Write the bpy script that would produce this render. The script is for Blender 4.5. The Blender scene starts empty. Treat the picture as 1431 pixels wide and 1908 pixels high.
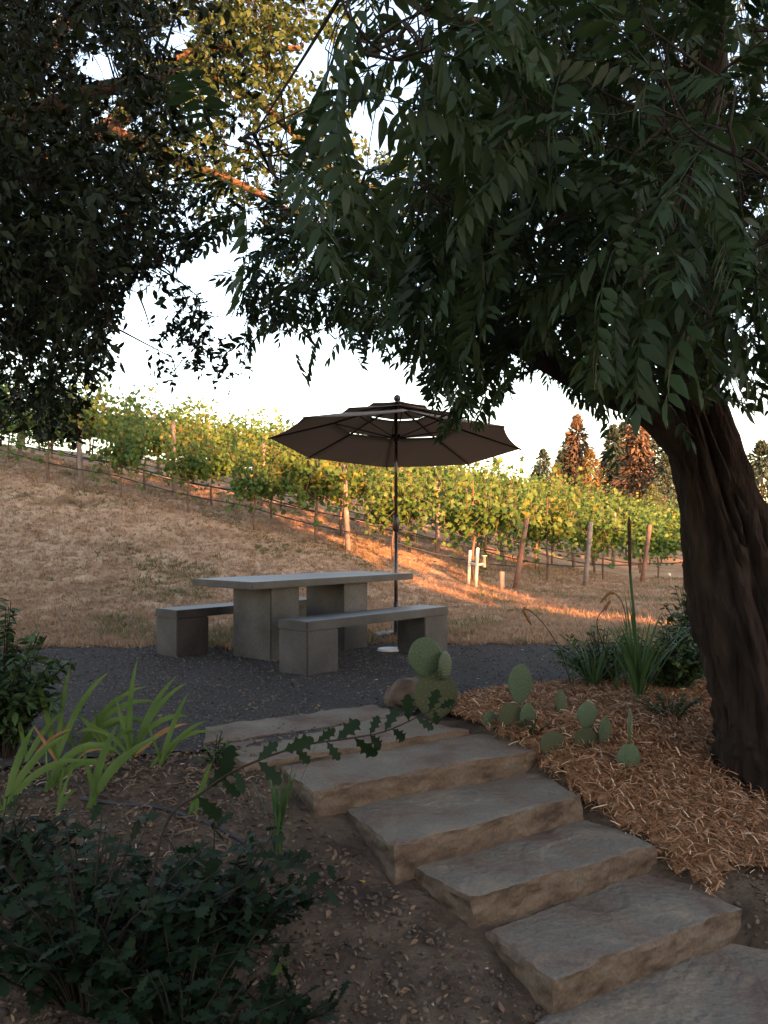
import bpy, bmesh, math, random
import numpy as np
from mathutils import Vector, noise as mnoise
R = math.radians
rng = np.random.default_rng(7); random.seed(7)
scene = bpy.context.scene
COL = scene.collection

# ---------------------------------------------------------------- camera, sky, sun, exposure
FPX, CX, HY, EYE = 1550.0, 715.5, 994.0, 1.18        # focal length in photo pixels, centre column, horizon row, eye height over the terrace
cam = bpy.data.cameras.new('camera'); camo = bpy.data.objects.new('camera', cam); COL.objects.link(camo)
cam.sensor_width = 36; cam.lens = FPX / 1908 * 36; cam.shift_y = (HY - 954) / 1908
cam.clip_start = 0.05; cam.clip_end = 3000
camo.location = (0, 0, EYE); camo.rotation_euler = (R(90), 0, 0)
scene.camera = camo

SUN_EL, SUN_AZ = 7.0, 30.0       # sun low, behind the camera and to the right
sdir = Vector((math.sin(R(SUN_AZ)) * math.cos(R(SUN_EL)), -math.cos(R(SUN_AZ)) * math.cos(R(SUN_EL)), math.sin(R(SUN_EL))))
world = bpy.data.worlds.new('World'); scene.world = world; world.use_nodes = True
nt = world.node_tree; nt.nodes.clear()
sky = nt.nodes.new('ShaderNodeTexSky'); sky.sky_type = 'NISHITA'; sky.sun_disc = False
sky.sun_elevation = R(SUN_EL); sky.sun_rotation = math.atan2(sdir.x, sdir.y)
sky.air_density = 1.0; sky.dust_density = 1.0; sky.ozone_density = 1.0
bg = nt.nodes.new('ShaderNodeBackground'); bg.inputs[1].default_value = 0.15
wo = nt.nodes.new('ShaderNodeOutputWorld')
nt.links.new(sky.outputs[0], bg.inputs[0]); nt.links.new(bg.outputs[0], wo.inputs[0])
sl = bpy.data.lights.new('sun', 'SUN'); sl.energy = 5.0; sl.angle = R(0.5); sl.color = (1.0, 0.46, 0.19)
so = bpy.data.objects.new('sun', sl); COL.objects.link(so)
so.rotation_euler = sdir.to_track_quat('Z', 'Y').to_euler()
scene.view_settings.view_transform = 'Standard'; scene.view_settings.look = 'None'
scene.view_settings.exposure = 2.75
scene.view_settings.use_white_balance = True; scene.view_settings.white_balance_temperature = 7300; scene.view_settings.white_balance_tint = 24     # the camera's shade white balance; scene.view_settings.gamma = 1.0
scene.view_settings.use_curve_mapping = False
scene.cycles.max_bounces = 4; scene.cycles.diffuse_bounces = 2; scene.cycles.glossy_bounces = 2; scene.cycles.transmission_bounces = 3

# ---------------------------------------------------------------- helpers
def P(px, py, d):                      # photo pixel at a given distance
    return np.array([(px - CX) / FPX * d, d, EYE + (HY - py) / FPX * d])
def sstep(a, b, x):
    t = np.clip((x - a) / (b - a), 0, 1); return t * t * (3 - 2 * t)
def softmax0(z, k): return k * np.logaddexp(0, z / k)
def G(x, y, stairs=True):              # terrain height
    x = np.asarray(x, float); y = np.asarray(y, float)
    s = -.52 * x + .85 * y; t = .85 * x + .52 * y
    right = sstep(3.02, 3.3, t)
    zf = -.55 + .30 * (s - 2.25) + .15 * right
    lo = -.60
    zf = np.maximum(zf, lo); zf = -softmax0(-zf, .02)
    if stairs:
        foot = sstep(2.1, 2.3, t) * (1 - sstep(2.9, 3.05, t)) * (1 - sstep(3.9, 4.4, s))
        zf = zf - .07 * foot
        land = sstep(1.7, 1.9, t) * (1 - sstep(2.1, 2.25, s)) * (1 - sstep(3.0, 3.4, t))
        zf = zf - .05 * land
    plane = .69 - .224 * x + .124 * (y - 15.8)
    plane = .04 + softmax0(plane - .04, .12)
    plane = 4.2 - softmax0(4.2 - plane, .6)
    r = np.clip((y - 9.0) / 6.8, 0, 1)
    return zf + plane * r
def hit(px, py, extra=0.0):            # where the ray through a pixel meets the ground
    lo = None
    for d in np.arange(1.0, 60, .02):
        p = P(px, py, d)
        if p[2] <= G(p[0], p[1]) + extra: return np.array([p[0], p[1], float(G(p[0], p[1]))])
    return P(px, py, 60)

def link(o, parent=None):
    COL.objects.link(o)
    if parent is not None: o.parent = parent
    return o
def tag(o, label=None, cat=None, group=None, kind=None):
    if label: o['label'] = label
    if cat: o['category'] = cat
    if group: o['group'] = group
    if kind: o['kind'] = kind
    return o
def empty(name, loc=(0, 0, 0), rz=0.0):
    o = bpy.data.objects.new(name, None); o.empty_display_size = .1
    o.location = [float(v) for v in loc]; o.rotation_euler = (0, 0, rz); return link(o)
def npmesh(name, V, F, tint=None, smooth=False):      # F: (M,k) array or list of such arrays
    if not isinstance(F, list): F = [F]
    me = bpy.data.meshes.new(name); V = np.asarray(V, np.float32)
    loops = np.concatenate([f.reshape(-1) for f in F]).astype(np.int32)
    tot = np.concatenate([np.full(len(f), f.shape[1]) for f in F]).astype(np.int32)
    st = np.concatenate([[0], np.cumsum(tot)[:-1]]).astype(np.int32)
    me.vertices.add(len(V)); me.vertices.foreach_set('co', V.reshape(-1))
    me.loops.add(len(loops)); me.loops.foreach_set('vertex_index', loops)
    me.polygons.add(len(tot)); me.polygons.foreach_set('loop_start', st); me.polygons.foreach_set('loop_total', tot)
    me.update(calc_edges=True); me.validate()
    if smooth: me.polygons.foreach_set('use_smooth', np.ones(len(tot), bool))
    if tint is not None:
        a = me.attributes.new('tint', 'FLOAT', 'POINT'); a.data.foreach_set('value', np.asarray(tint, np.float32))
    return me
def mk(name, V, F, mat, parent=None, tint=None, smooth=False):
    me = npmesh(name, V, F, tint, smooth); me.materials.append(mat)
    return link(bpy.data.objects.new(name, me), parent)
def obj_of(name, me, parent=None, loc=(0, 0, 0), mat3=None):
    o = bpy.data.objects.new(name, me)
    if mat3 is not None:
        from mathutils import Matrix
        M = Matrix([list(map(float, r)) for r in mat3]).to_4x4(); M.translation = Vector([float(v) for v in loc]); o.matrix_local = M
    else: o.location = [float(v) for v in loc]
    return link(o, parent)
def frames(D, N):                      # columns X=direction, Y, Z~normal
    X = D / np.linalg.norm(D, axis=1, keepdims=True)
    Z = N - (N * X).sum(1, keepdims=True) * X; Z /= np.linalg.norm(Z, axis=1, keepdims=True) + 1e-9
    Y = np.cross(Z, X)
    return np.stack([X, Y, Z], 2)
def scatter(tv, tf, Rm, S, T, rn=None):  # many copies of a template in one vertex/face set
    k = len(T); n = len(tv)
    V = np.einsum('kij,nj->kni', Rm, tv) * np.asarray(S).reshape(k, 1, 1) + np.asarray(T)[:, None, :]
    F = (tf[None] + (np.arange(k) * n)[:, None, None]).reshape(-1, tf.shape[1])
    tint = np.repeat(rng.random(k) if rn is None else rn, n)
    return V.reshape(-1, 3), F, tint
def merge(parts):
    Vs, Fs, Ts, o = [], [], [], 0
    for V, F, T in parts:
        Vs.append(V); Fs.append(F + o); Ts.append(T); o += len(V)
    return np.concatenate(Vs), np.concatenate(Fs), np.concatenate(Ts)
def tube(pts, rad, sides=6, cap=True):   # quads along a polyline
    pts = np.asarray(pts, float); n = len(pts); rad = np.broadcast_to(rad, (n,))
    tan = np.gradient(pts, axis=0); tan /= np.linalg.norm(tan, axis=1, keepdims=True) + 1e-9
    ref = np.array([0, 0, 1.0]) if abs(tan[:, 2]).mean() < .8 else np.array([1.0, 0, 0])
    A = np.cross(tan, ref); A /= np.linalg.norm(A, axis=1, keepdims=True) + 1e-9; B = np.cross(tan, A)
    an = np.linspace(0, 2 * np.pi, sides, endpoint=False)
    V = (pts[:, None] + rad[:, None, None] * (np.cos(an)[None, :, None] * A[:, None] + np.sin(an)[None, :, None] * B[:, None])).reshape(-1, 3)
    i = np.arange(n - 1)[:, None] * sides; j = np.arange(sides)[None]; j2 = (j + 1) % sides
    F = np.stack([i + j, i + j2, i + sides + j2, i + sides + j], -1).reshape(-1, 4)
    if cap:
        V = np.vstack([V, pts[0], pts[-1]]); a = len(V) - 2; b = a + 1
        jj = np.arange(sides); c0 = np.stack([np.full(sides, a), (jj + 1) % sides, jj, jj], 1)
        e = (n - 1) * sides; c1 = np.stack([np.full(sides, b), e + jj, e + (jj + 1) % sides, e + (jj + 1) % sides], 1)
        tri = np.concatenate([c0[:, :3], c1[:, :3]])
        return V, [F, tri]
    return V, [F]
def tubes(list_of, sides=4):            # many thin tubes joined
    Vs, Fs, o = [], [], 0
    for pts, rad in list_of:
        V, F = tube(pts, rad, sides, cap=False); Vs.append(V); Fs.append(F[0] + o); o += len(V)
    return np.concatenate(Vs), np.concatenate(Fs)
def curve(a, b, sag=0.0, n=8, wob=0.0):
    a = np.asarray(a, float); b = np.asarray(b, float); t = np.linspace(0, 1, n)[:, None]
    p = a + (b - a) * t; p[:, 2] += sag * 4 * (t * (1 - t))[:, 0]
    if wob: p[1:-1] += rng.normal(0, wob, (n - 2, 3))
    return p
def spline(pts, n=24):                  # Catmull-Rom through points
    p = np.asarray(pts, float); p = np.vstack([2 * p[0] - p[1], p, 2 * p[-1] - p[-2]]); out = []
    m = len(p) - 3
    for q in np.linspace(0, m - 1e-6, n):
        i = int(q); t = q - i; a, b, c, d = p[i:i + 4]
        out.append(.5 * ((2 * b) + (c - a) * t + (2 * a - 5 * b + 4 * c - d) * t * t + (3 * b - a - 3 * c + d) * t ** 3))
    return np.array(out)
def bm_obj(name, bm, mat, parent=None, smooth=False):
    me = bpy.data.meshes.new(name); bm.normal_update(); bm.to_mesh(me); bm.free(); me.materials.append(mat)
    if smooth:
        for p in me.polygons: p.use_smooth = True
    return link(bpy.data.objects.new(name, me), parent)
ORD = ['first', 'second', 'third', 'fourth', 'fifth', 'sixth', 'seventh', 'eighth', 'ninth', 'tenth', 'eleventh', 'twelfth', 'thirteenth',
       'fourteenth', 'fifteenth', 'sixteenth', 'seventeenth', 'eighteenth', 'nineteenth', 'twentieth', 'twenty-first', 'twenty-second',
       'twenty-third', 'twenty-fourth', 'twenty-fifth', 'twenty-sixth', 'twenty-seventh', 'twenty-eighth', 'twenty-ninth', 'thirtieth']

# ---------------------------------------------------------------- materials
def mat(name, c1, c2, scale=8, rough=.8, bump=0.0, bscale=None, detail=6, c3=None, tint=False, trans=0.0, spec=.3, sheen=0, coords='Object', bdist=.02):
    m = bpy.data.materials.new(name); m.use_nodes = True; n = m.node_tree; N = n.nodes; L = n.links
    b = N['Principled BSDF']; b.inputs['Roughness'].default_value = rough; b.inputs['Specular IOR Level'].default_value = spec
    tc = N.new('ShaderNodeTexCoord'); nz = N.new('ShaderNodeTexNoise'); nz.inputs['Scale'].default_value = scale; nz.inputs['Detail'].default_value = detail
    L.new(tc.outputs[coords], nz.inputs['Vector'])
    cr = N.new('ShaderNodeValToRGB'); e = cr.color_ramp.elements
    e[0].position = .3; e[0].color = (*c1, 1); e[1].position = .7; e[1].color = (*c2, 1)
    if c3: q = e.new(.5); q.color = (*c3, 1)
    if tint:
        at = N.new('ShaderNodeAttribute'); at.attribute_name = 'tint'
        oi = N.new('ShaderNodeObjectInfo'); ad = N.new('ShaderNodeMath'); ad.operation = 'ADD'
        L.new(at.outputs['Fac'], ad.inputs[0])
        mu = N.new('ShaderNodeMath'); mu.operation = 'MULTIPLY_ADD'; mu.inputs[1].default_value = .35; mu.inputs[2].default_value = -.17
        L.new(oi.outputs['Random'], mu.inputs[0]); L.new(mu.outputs[0], ad.inputs[1])
        L.new(ad.outputs[0], cr.inputs['Fac']); e[0].position = .05; e[1].position = .95
    else: L.new(nz.outputs['Fac'], cr.inputs['Fac'])
    L.new(cr.outputs['Color'], b.inputs['Base Color'])
    if bump:
        bn = N.new('ShaderNodeTexNoise'); bn.inputs['Scale'].default_value = bscale or scale * 4; bn.inputs['Detail'].default_value = 8
        L.new(tc.outputs[coords], bn.inputs['Vector'])
        bp = N.new('ShaderNodeBump'); bp.inputs['Strength'].default_value = bump; bp.inputs['Distance'].default_value = bdist
        L.new(bn.outputs['Fac'], bp.inputs['Height']); L.new(bp.outputs['Normal'], b.inputs['Normal'])
    if trans:
        out = N['Material Output']; tr = N.new('ShaderNodeBsdfTranslucent'); mx = N.new('ShaderNodeMixShader'); mx.inputs[0].default_value = trans
        L.new(cr.outputs['Color'], tr.inputs['Color']); L.new(b.outputs[0], mx.inputs[1]); L.new(tr.outputs[0], mx.inputs[2]); L.new(mx.outputs[0], out.inputs['Surface'])
    return m
M = {}
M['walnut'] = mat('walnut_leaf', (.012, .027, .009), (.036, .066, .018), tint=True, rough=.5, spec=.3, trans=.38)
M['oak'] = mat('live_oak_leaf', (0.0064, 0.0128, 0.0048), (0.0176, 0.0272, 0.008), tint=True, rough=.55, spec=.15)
M['oak2'] = mat('back_oak_leaf', (.04, .075, .02), (.12, .105, .028), c3=(.065, .095, .026), tint=True, rough=.55, trans=.35)
M['vine'] = mat('vine_leaf', (.05, .118, .028), (.24, .225, .042), c3=(.105, .178, .035), tint=True, rough=.55, trans=.4)
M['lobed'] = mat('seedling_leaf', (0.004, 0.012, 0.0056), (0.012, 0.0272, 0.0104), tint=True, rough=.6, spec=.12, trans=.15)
M['shrub'] = mat('shrub_leaf', (0.02125, 0.051, 0.0187), (0.051, 0.0935, 0.02975), tint=True, rough=.55, trans=.2)
M['iris'] = mat('iris_blade', (0.0425, 0.0952, 0.02125), (0.1062, 0.1658, 0.03825), scale=5, rough=.5, trans=.3, coords='Object')
M['iris_dry'] = mat('iris_dry_blade', (.22, .10, .04), (.30, .18, .07), scale=9, rough=.8, trans=.2)
M['strap'] = mat('strap_leaf', (0.0255, 0.06375, 0.02125), (0.0595, 0.1105, 0.034), scale=7, rough=.5, trans=.2)
M['spike'] = mat('flower_spike', (.05, .022, .015), (.10, .045, .025), scale=60, rough=.9, bump=.6, bscale=200)
M['seed'] = mat('grass_seed_head', (.16, .07, .035), (.26, .13, .06), scale=80, rough=.9)
M['pad'] = mat('cactus_pad', (0.0384, 0.068, 0.0368), (0.068, 0.1024, 0.056), scale=9, rough=.6, bump=.15, bscale=60, spec=.3)
M['pad_old'] = mat('cactus_old_pad', (0.06, 0.056, 0.028), (0.088, 0.06, 0.04), c3=(0.048, 0.068, 0.032), scale=14, rough=.8, bump=.4, bscale=60)
M['spine'] = mat('cactus_spine', (.30, .24, .14), (.42, .34, .22), rough=.8)
M['bark'] = mat('walnut_bark', (.007, .005, .004), (.034, .020, .014), scale=16, rough=.95, bump=1.0, bscale=22, bdist=.05)
for n_ in [q for q in M['bark'].node_tree.nodes if q.type == 'TEX_NOISE']:      # bark grain runs up the trunk
    mp_ = M['bark'].node_tree.nodes.new('ShaderNodeMapping'); mp_.inputs['Scale'].default_value = (1, 1, .16)
    l_ = n_.inputs['Vector'].links[0].from_socket; M['bark'].node_tree.links.new(l_, mp_.inputs['Vector']); M['bark'].node_tree.links.new(mp_.outputs[0], n_.inputs['Vector'])
M['oak_bark'] = mat('oak_bark', (.05, .028, .018), (.13, .075, .045), scale=8, rough=.95, bump=.6, bscale=30)
M['twig'] = mat('twig', (.014, .010, .007), (.032, .022, .014), scale=20, rough=.9)
M['vinewood'] = mat('vine_trunk', (.10, .065, .045), (.20, .13, .09), scale=20, rough=.95, bump=.5, bscale=60)
M['post'] = mat('weathered_post', (.16, .12, .105), (.29, .235, .21), scale=12, rough=.9, bump=.4, bscale=40)
M['post_red'] = mat('treated_post', (.17, .085, .06), (.28, .16, .12), scale=12, rough=.9, bump=.4, bscale=40)
M['stake'] = mat('rusty_stake', (.12, .06, .04), (.20, .11, .08), scale=20, rough=.85)
M['hose'] = mat('black_hose', (.02, .02, .022), (.05, .05, .055), scale=10, rough=.6)
M['pvc'] = mat('white_pvc', (0.578, 0.561, 0.442), (0.68, 0.663, 0.561), scale=9, rough=.45)
M['lathe'] = mat('pale_wood', (.40, .27, .18), (.52, .38, .27), scale=15, rough=.85)
M['fabric'] = mat('umbrella_fabric', (.31, .245, .205), (.36, .285, .24), scale=250, rough=.9, trans=.4, spec=.1)
M['frame'] = mat('umbrella_frame', (.018, .013, .011), (.03, .02, .016), scale=10, rough=.35, spec=.5)
M['pole'] = mat('umbrella_pole', (.035, .018, .012), (.055, .028, .018), scale=10, rough=.25, spec=.6)
M['metal'] = mat('pale_metal', (.5, .5, .52), (.62, .62, .64), scale=14, rough=.4)
M['rock'] = mat('brown_rock', (.07, .045, .033), (.14, .095, .07), scale=10, rough=.9, bump=.8, bscale=25)
M['mulch'] = mat('shredded_bark', (0.17, 0.068, 0.02975), (0.646, 0.459, 0.306), c3=(0.425, 0.2295, 0.1232), tint=True, rough=.85, trans=.05)
M['litter'] = mat('leaf_litter', (0.085, 0.051, 0.034), (0.391, 0.306, 0.2125), c3=(0.204, 0.1275, 0.0765), tint=True, rough=.85)
M['yellow'] = mat('yellow_leaf', (.45, .26, .03), (.60, .38, .06), scale=20, rough=.6, trans=.2)
M['pebble'] = mat('pebble', (.04, .03, .024), (.12, .09, .07), tint=True, rough=.9)
M['gravelst'] = mat('gravel_stone', (0.0352, 0.0312, 0.0296), (0.136, 0.1216, 0.1136), tint=True, spec=.1, rough=.85)
M['drygrass'] = mat('dry_grass', (.27, .165, .10), (.54, .38, .25), c3=(.43, .285, .18), tint=True, rough=.85, trans=.2)
M['weed'] = mat('green_weed', (.07, .10, .035), (.13, .15, .06), tint=True, rough=.8, trans=.2)
M['con_red'] = mat('brown_conifer', (.062, .043, .03), (.115, .078, .05), tint=True, rough=.9, trans=.1)
M['con_dark'] = mat('dark_conifer', (.018, .035, .030), (.04, .065, .045), tint=True, rough=.9)
M['con_or'] = mat('amber_conifer', (.09, .066, .026), (.15, .108, .036), tint=True, rough=.9, trans=.1)
M['wall'] = mat('stucco', (.45, .40, .33), (.52, .46, .38), scale=6, rough=.95)
M['catkin'] = mat('dry_catkin', (.30, .11, .06), (.42, .18, .10), tint=True, rough=.9, trans=.2)

def concrete():
    m = mat('concrete', (.026, .0245, .027), (.080, .075, .079), scale=3.2, rough=.42, bump=.03, bscale=90, spec=.42, detail=10)
    n = m.node_tree; N = n.nodes; L = n.links; b = N['Principled BSDF']
    src = b.inputs['Base Color'].links[0].from_socket
    tc = N.new('ShaderNodeTexCoord'); v = N.new('ShaderNodeTexNoise'); v.inputs['Scale'].default_value = 45; v.inputs['Detail'].default_value = 3
    L.new(tc.outputs['Object'], v.inputs['Vector'])
    r = N.new('ShaderNodeMapRange'); r.inputs[1].default_value = .35; r.inputs[2].default_value = .75; r.inputs[3].default_value = .72; r.inputs[4].default_value = 1.15
    L.new(v.outputs['Fac'], r.inputs[0])
    mx = N.new('ShaderNodeMix'); mx.data_type = 'RGBA'; mx.blend_type = 'MULTIPLY'; mx.inputs[0].default_value = 1
    L.new(src, mx.inputs[6]); L.new(r.outputs[0], mx.inputs[7]); L.new(mx.outputs[2], b.inputs['Base Color'])
    return m
M['concrete'] = concrete(); cb_ = M['concrete'].node_tree.nodes['Principled BSDF']; cb_.inputs['Coat Weight'].default_value = .0; cb_.inputs['Coat Roughness'].default_value = .32; cb_.inputs['Coat IOR'].default_value = 1.5
def sandstone():
    m = bpy.data.materials.new('sandstone'); m.use_nodes = True; n = m.node_tree; N = n.nodes; L = n.links; b = N['Principled BSDF']
    b.inputs['Roughness'].default_value = .86; b.inputs['Specular IOR Level'].default_value = .08
    tc = N.new('ShaderNodeTexCoord'); geo = N.new('ShaderNodeNewGeometry'); oi = N.new('ShaderNodeObjectInfo')
    ofs = N.new('ShaderNodeVectorMath'); ofs.operation = 'ADD'
    sc = N.new('ShaderNodeVectorMath'); sc.operation = 'SCALE'; sc.inputs[3].default_value = 40; sc.inputs[0].default_value = (1, 1, 1)
    L.new(oi.outputs['Random'], sc.inputs[3]); L.new(tc.outputs['Object'], ofs.inputs[0]); L.new(sc.outputs[0], ofs.inputs[1])
    def nz(s, d=6, vec=None):
        q = N.new('ShaderNodeTexNoise'); q.inputs['Scale'].default_value = s; q.inputs['Detail'].default_value = d; L.new(vec or ofs.outputs[0], q.inputs['Vector']); return q
    def ramp(f, cols):
        c = N.new('ShaderNodeValToRGB'); e = c.color_ramp.elements
        e[0].position, e[0].color = cols[0][0], (*cols[0][1], 1); e[1].position, e[1].color = cols[-1][0], (*cols[-1][1], 1)
        for p, k in cols[1:-1]: q = e.new(p); q.color = (*k, 1)
        L.new(f, c.inputs['Fac']); return c
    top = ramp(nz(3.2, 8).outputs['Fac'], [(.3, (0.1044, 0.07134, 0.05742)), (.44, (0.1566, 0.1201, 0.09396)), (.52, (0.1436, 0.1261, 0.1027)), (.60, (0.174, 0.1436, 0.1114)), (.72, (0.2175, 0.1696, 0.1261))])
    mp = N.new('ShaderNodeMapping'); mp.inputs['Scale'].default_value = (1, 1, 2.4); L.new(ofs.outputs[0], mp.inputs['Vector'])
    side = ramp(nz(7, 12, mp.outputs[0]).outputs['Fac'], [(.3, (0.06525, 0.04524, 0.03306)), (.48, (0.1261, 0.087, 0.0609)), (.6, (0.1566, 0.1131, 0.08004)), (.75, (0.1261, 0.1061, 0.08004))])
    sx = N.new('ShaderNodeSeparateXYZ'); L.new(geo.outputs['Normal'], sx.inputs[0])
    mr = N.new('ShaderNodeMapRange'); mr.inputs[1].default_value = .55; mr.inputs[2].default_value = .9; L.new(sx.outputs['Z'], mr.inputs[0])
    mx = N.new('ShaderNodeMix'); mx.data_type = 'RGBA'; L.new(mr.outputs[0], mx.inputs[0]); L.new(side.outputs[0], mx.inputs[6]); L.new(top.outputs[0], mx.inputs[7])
    fine = nz(70, 4); fr = N.new('ShaderNodeMapRange'); fr.inputs[1].default_value = .3; fr.inputs[2].default_value = .7; fr.inputs[3].default_value = .84; fr.inputs[4].default_value = 1.12
    L.new(fine.outputs['Fac'], fr.inputs[0]); m2 = N.new('ShaderNodeMix'); m2.data_type = 'RGBA'; m2.blend_type = 'MULTIPLY'; m2.inputs[0].default_value = 1
    L.new(mx.outputs[2], m2.inputs[6]); L.new(fr.outputs[0], m2.inputs[7]); L.new(m2.outputs[2], b.inputs['Base Color'])
    bp = N.new('ShaderNodeBump'); bp.inputs['Strength'].default_value = .8; bp.inputs['Distance'].default_value = .02
    L.new(nz(24, 12).outputs['Fac'], bp.inputs['Height']); L.new(bp.outputs[0], b.inputs['Normal'])
    return m
M['stone'] = sandstone()
def ground_mat():
    m = bpy.data.materials.new('ground'); m.use_nodes = True; n = m.node_tree; N = n.nodes; L = n.links; b = N['Principled BSDF']
    b.inputs['Roughness'].default_value = .95; b.inputs['Specular IOR Level'].default_value = .15
    tc = N.new('ShaderNodeTexCoord'); at = N.new('ShaderNodeAttribute'); at.attribute_name = 'tint'
    def nz(s, d=8):
        q = N.new('ShaderNodeTexNoise'); q.inputs['Scale'].default_value = s; q.inputs['Detail'].default_value = d; L.new(tc.outputs['Object'], q.inputs['Vector']); return q
    def ramp(f, cols):
        c = N.new('ShaderNodeValToRGB'); e = c.color_ramp.elements
        e[0].position, e[0].color = cols[0][0], (*cols[0][1], 1); e[1].position, e[1].color = cols[-1][0], (*cols[-1][1], 1)
        for p, k in cols[1:-1]: q = e.new(p); q.color = (*k, 1)
        L.new(f, c.inputs['Fac']); return c
    dirt = ramp(nz(5, 10).outputs['Fac'], [(.3, (0.03825, 0.0272, 0.0204)), (.5, (0.07225, 0.051, 0.0357)), (.7, (0.1105, 0.08075, 0.0578))])
    gr = ramp(nz(1.6, 12).outputs['Fac'], [(.28, (.20, .125, .075)), (.43, (.37, .24, .15)), (.58, (.47, .32, .205)), (.75, (.31, .225, .135))])
    mx = N.new('ShaderNodeMix'); mx.data_type = 'RGBA'; L.new(at.outputs['Fac'], mx.inputs[0]); L.new(dirt.outputs[0], mx.inputs[6]); L.new(gr.outputs[0], mx.inputs[7])
    L.new(mx.outputs[2], b.inputs['Base Color'])
    bp = N.new('ShaderNodeBump'); bp.inputs['Strength'].default_value = .8; bp.inputs['Distance'].default_value = .04
    L.new(nz(22, 10).outputs['Fac'], bp.inputs['Height']); L.new(bp.outputs[0], b.inputs['Normal'])
    return m
M['ground'] = ground_mat()
M['gravel'] = mat('gravel', (0.032, 0.028, 0.0264), (0.092, 0.0816, 0.076), c3=(0.0592, 0.0528, 0.0496), scale=55, rough=.9, bump=1.0, bscale=120, detail=8, bdist=.02, spec=.08)

# ---------------------------------------------------------------- ground
def axis(lo, hi, step, far):
    a = np.arange(lo, hi + 1e-6, step); g = step; out = [hi]; x = hi
    while x < far: g *= 1.25; x += g; out.append(x)
    up = np.array(out[1:]); g = step; x = lo; out = []
    while x > -far: g *= 1.25; x -= g; out.append(x)
    return np.concatenate([np.array(out[::-1]), a, up])
def n2(x, y, s, seed=0.0): return np.array([mnoise.noise((float(a) * s, float(b) * s, seed)) for a, b in zip(x.ravel(), y.ravel())]).reshape(x.shape)
xs = axis(-9, 9, .1, 900); ys = axis(-1, 17, .1, 900)
GX, GY = np.meshgrid(xs, ys)
GZ = G(GX, GY)
near = (np.abs(GX) < 12) & (GY < 20) & (GY > -2)
nn = np.zeros_like(GX); nn[near] = n2(GX[near], GY[near], 1.7) * .6 + n2(GX[near], GY[near], 6.0, 3) * .4
grassm = sstep(8.7, 9.6, GY + .35 * nn)
terr = sstep(4.0, 4.4, -.52 * GX + .85 * GY) * (1 - sstep(8.8, 9.2, GY))
GZ += nn * np.where(terr > .5, .008, np.where(GY > 9, .05, .035))
GZ -= .02 * terr
H, W = GX.shape
idx = np.arange(H * W).reshape(H, W)
F = np.stack([idx[:-1, :-1], idx[:-1, 1:], idx[1:, 1:], idx[1:, :-1]], -1).reshape(-1, 4)
g = mk('ground', np.stack([GX, GY, GZ], -1).reshape(-1, 3), F, M['ground'], tint=grassm.ravel(), smooth=True)
tag(g, 'bare dirt bank rising to a dry grass hillside', 'ground', kind='structure')
# gravel terrace sheet, with an uneven outline
def gravel_inside(x, y):
    s = -.52 * x + .85 * y
    w = .16 * np.sin(2.1 * x + 1) + .09 * np.sin(5.3 * x) + .05 * np.sin(11 * x + 2)
    far = y < 8.75 + .09 * x + w
    front = s > 4.35 + .08 * np.sin(3 * x) + .35 * np.clip(x + .2, 0, 1.2) + .15 * np.clip(-x - 1.2, 0, 2)
    left = x > -4.6 + .2 * np.sin(3 * y)
    right = x < 2.25 + .35 * np.sin(1.7 * y) * (y > 7) - .9 * (1 - sstep(5.6, 7.0, y))
    return far & front & left & right
gx = np.arange(-5.2, 3.2, .06); gy = np.arange(3.0, 9.6, .06)
A, B = np.meshgrid(gx, gy); ins = gravel_inside(A, B)
Z = .004 + .006 * n2(A, B, 2.5, 9); Z = np.maximum(Z, .001) + np.maximum(0, G(A, B))
h, w = A.shape; id2 = np.arange(h * w).reshape(h, w)
q = ins[:-1, :-1] & ins[1:, 1:] & ins[1:, :-1] & ins[:-1, 1:]
F = np.stack([id2[:-1, :-1], id2[:-1, 1:], id2[1:, 1:], id2[1:, :-1]], -1)[q]
V = np.stack([A, B, Z], -1).reshape(-1, 3); used = np.unique(F); rem = np.full(len(V), -1); rem[used] = np.arange(len(used))
gv = mk('gravel_terrace', V[used], rem[F], M['gravel'], smooth=True); tag(gv, 'dark grey gravel terrace under the concrete table', 'gravel', kind='structure')

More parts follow.
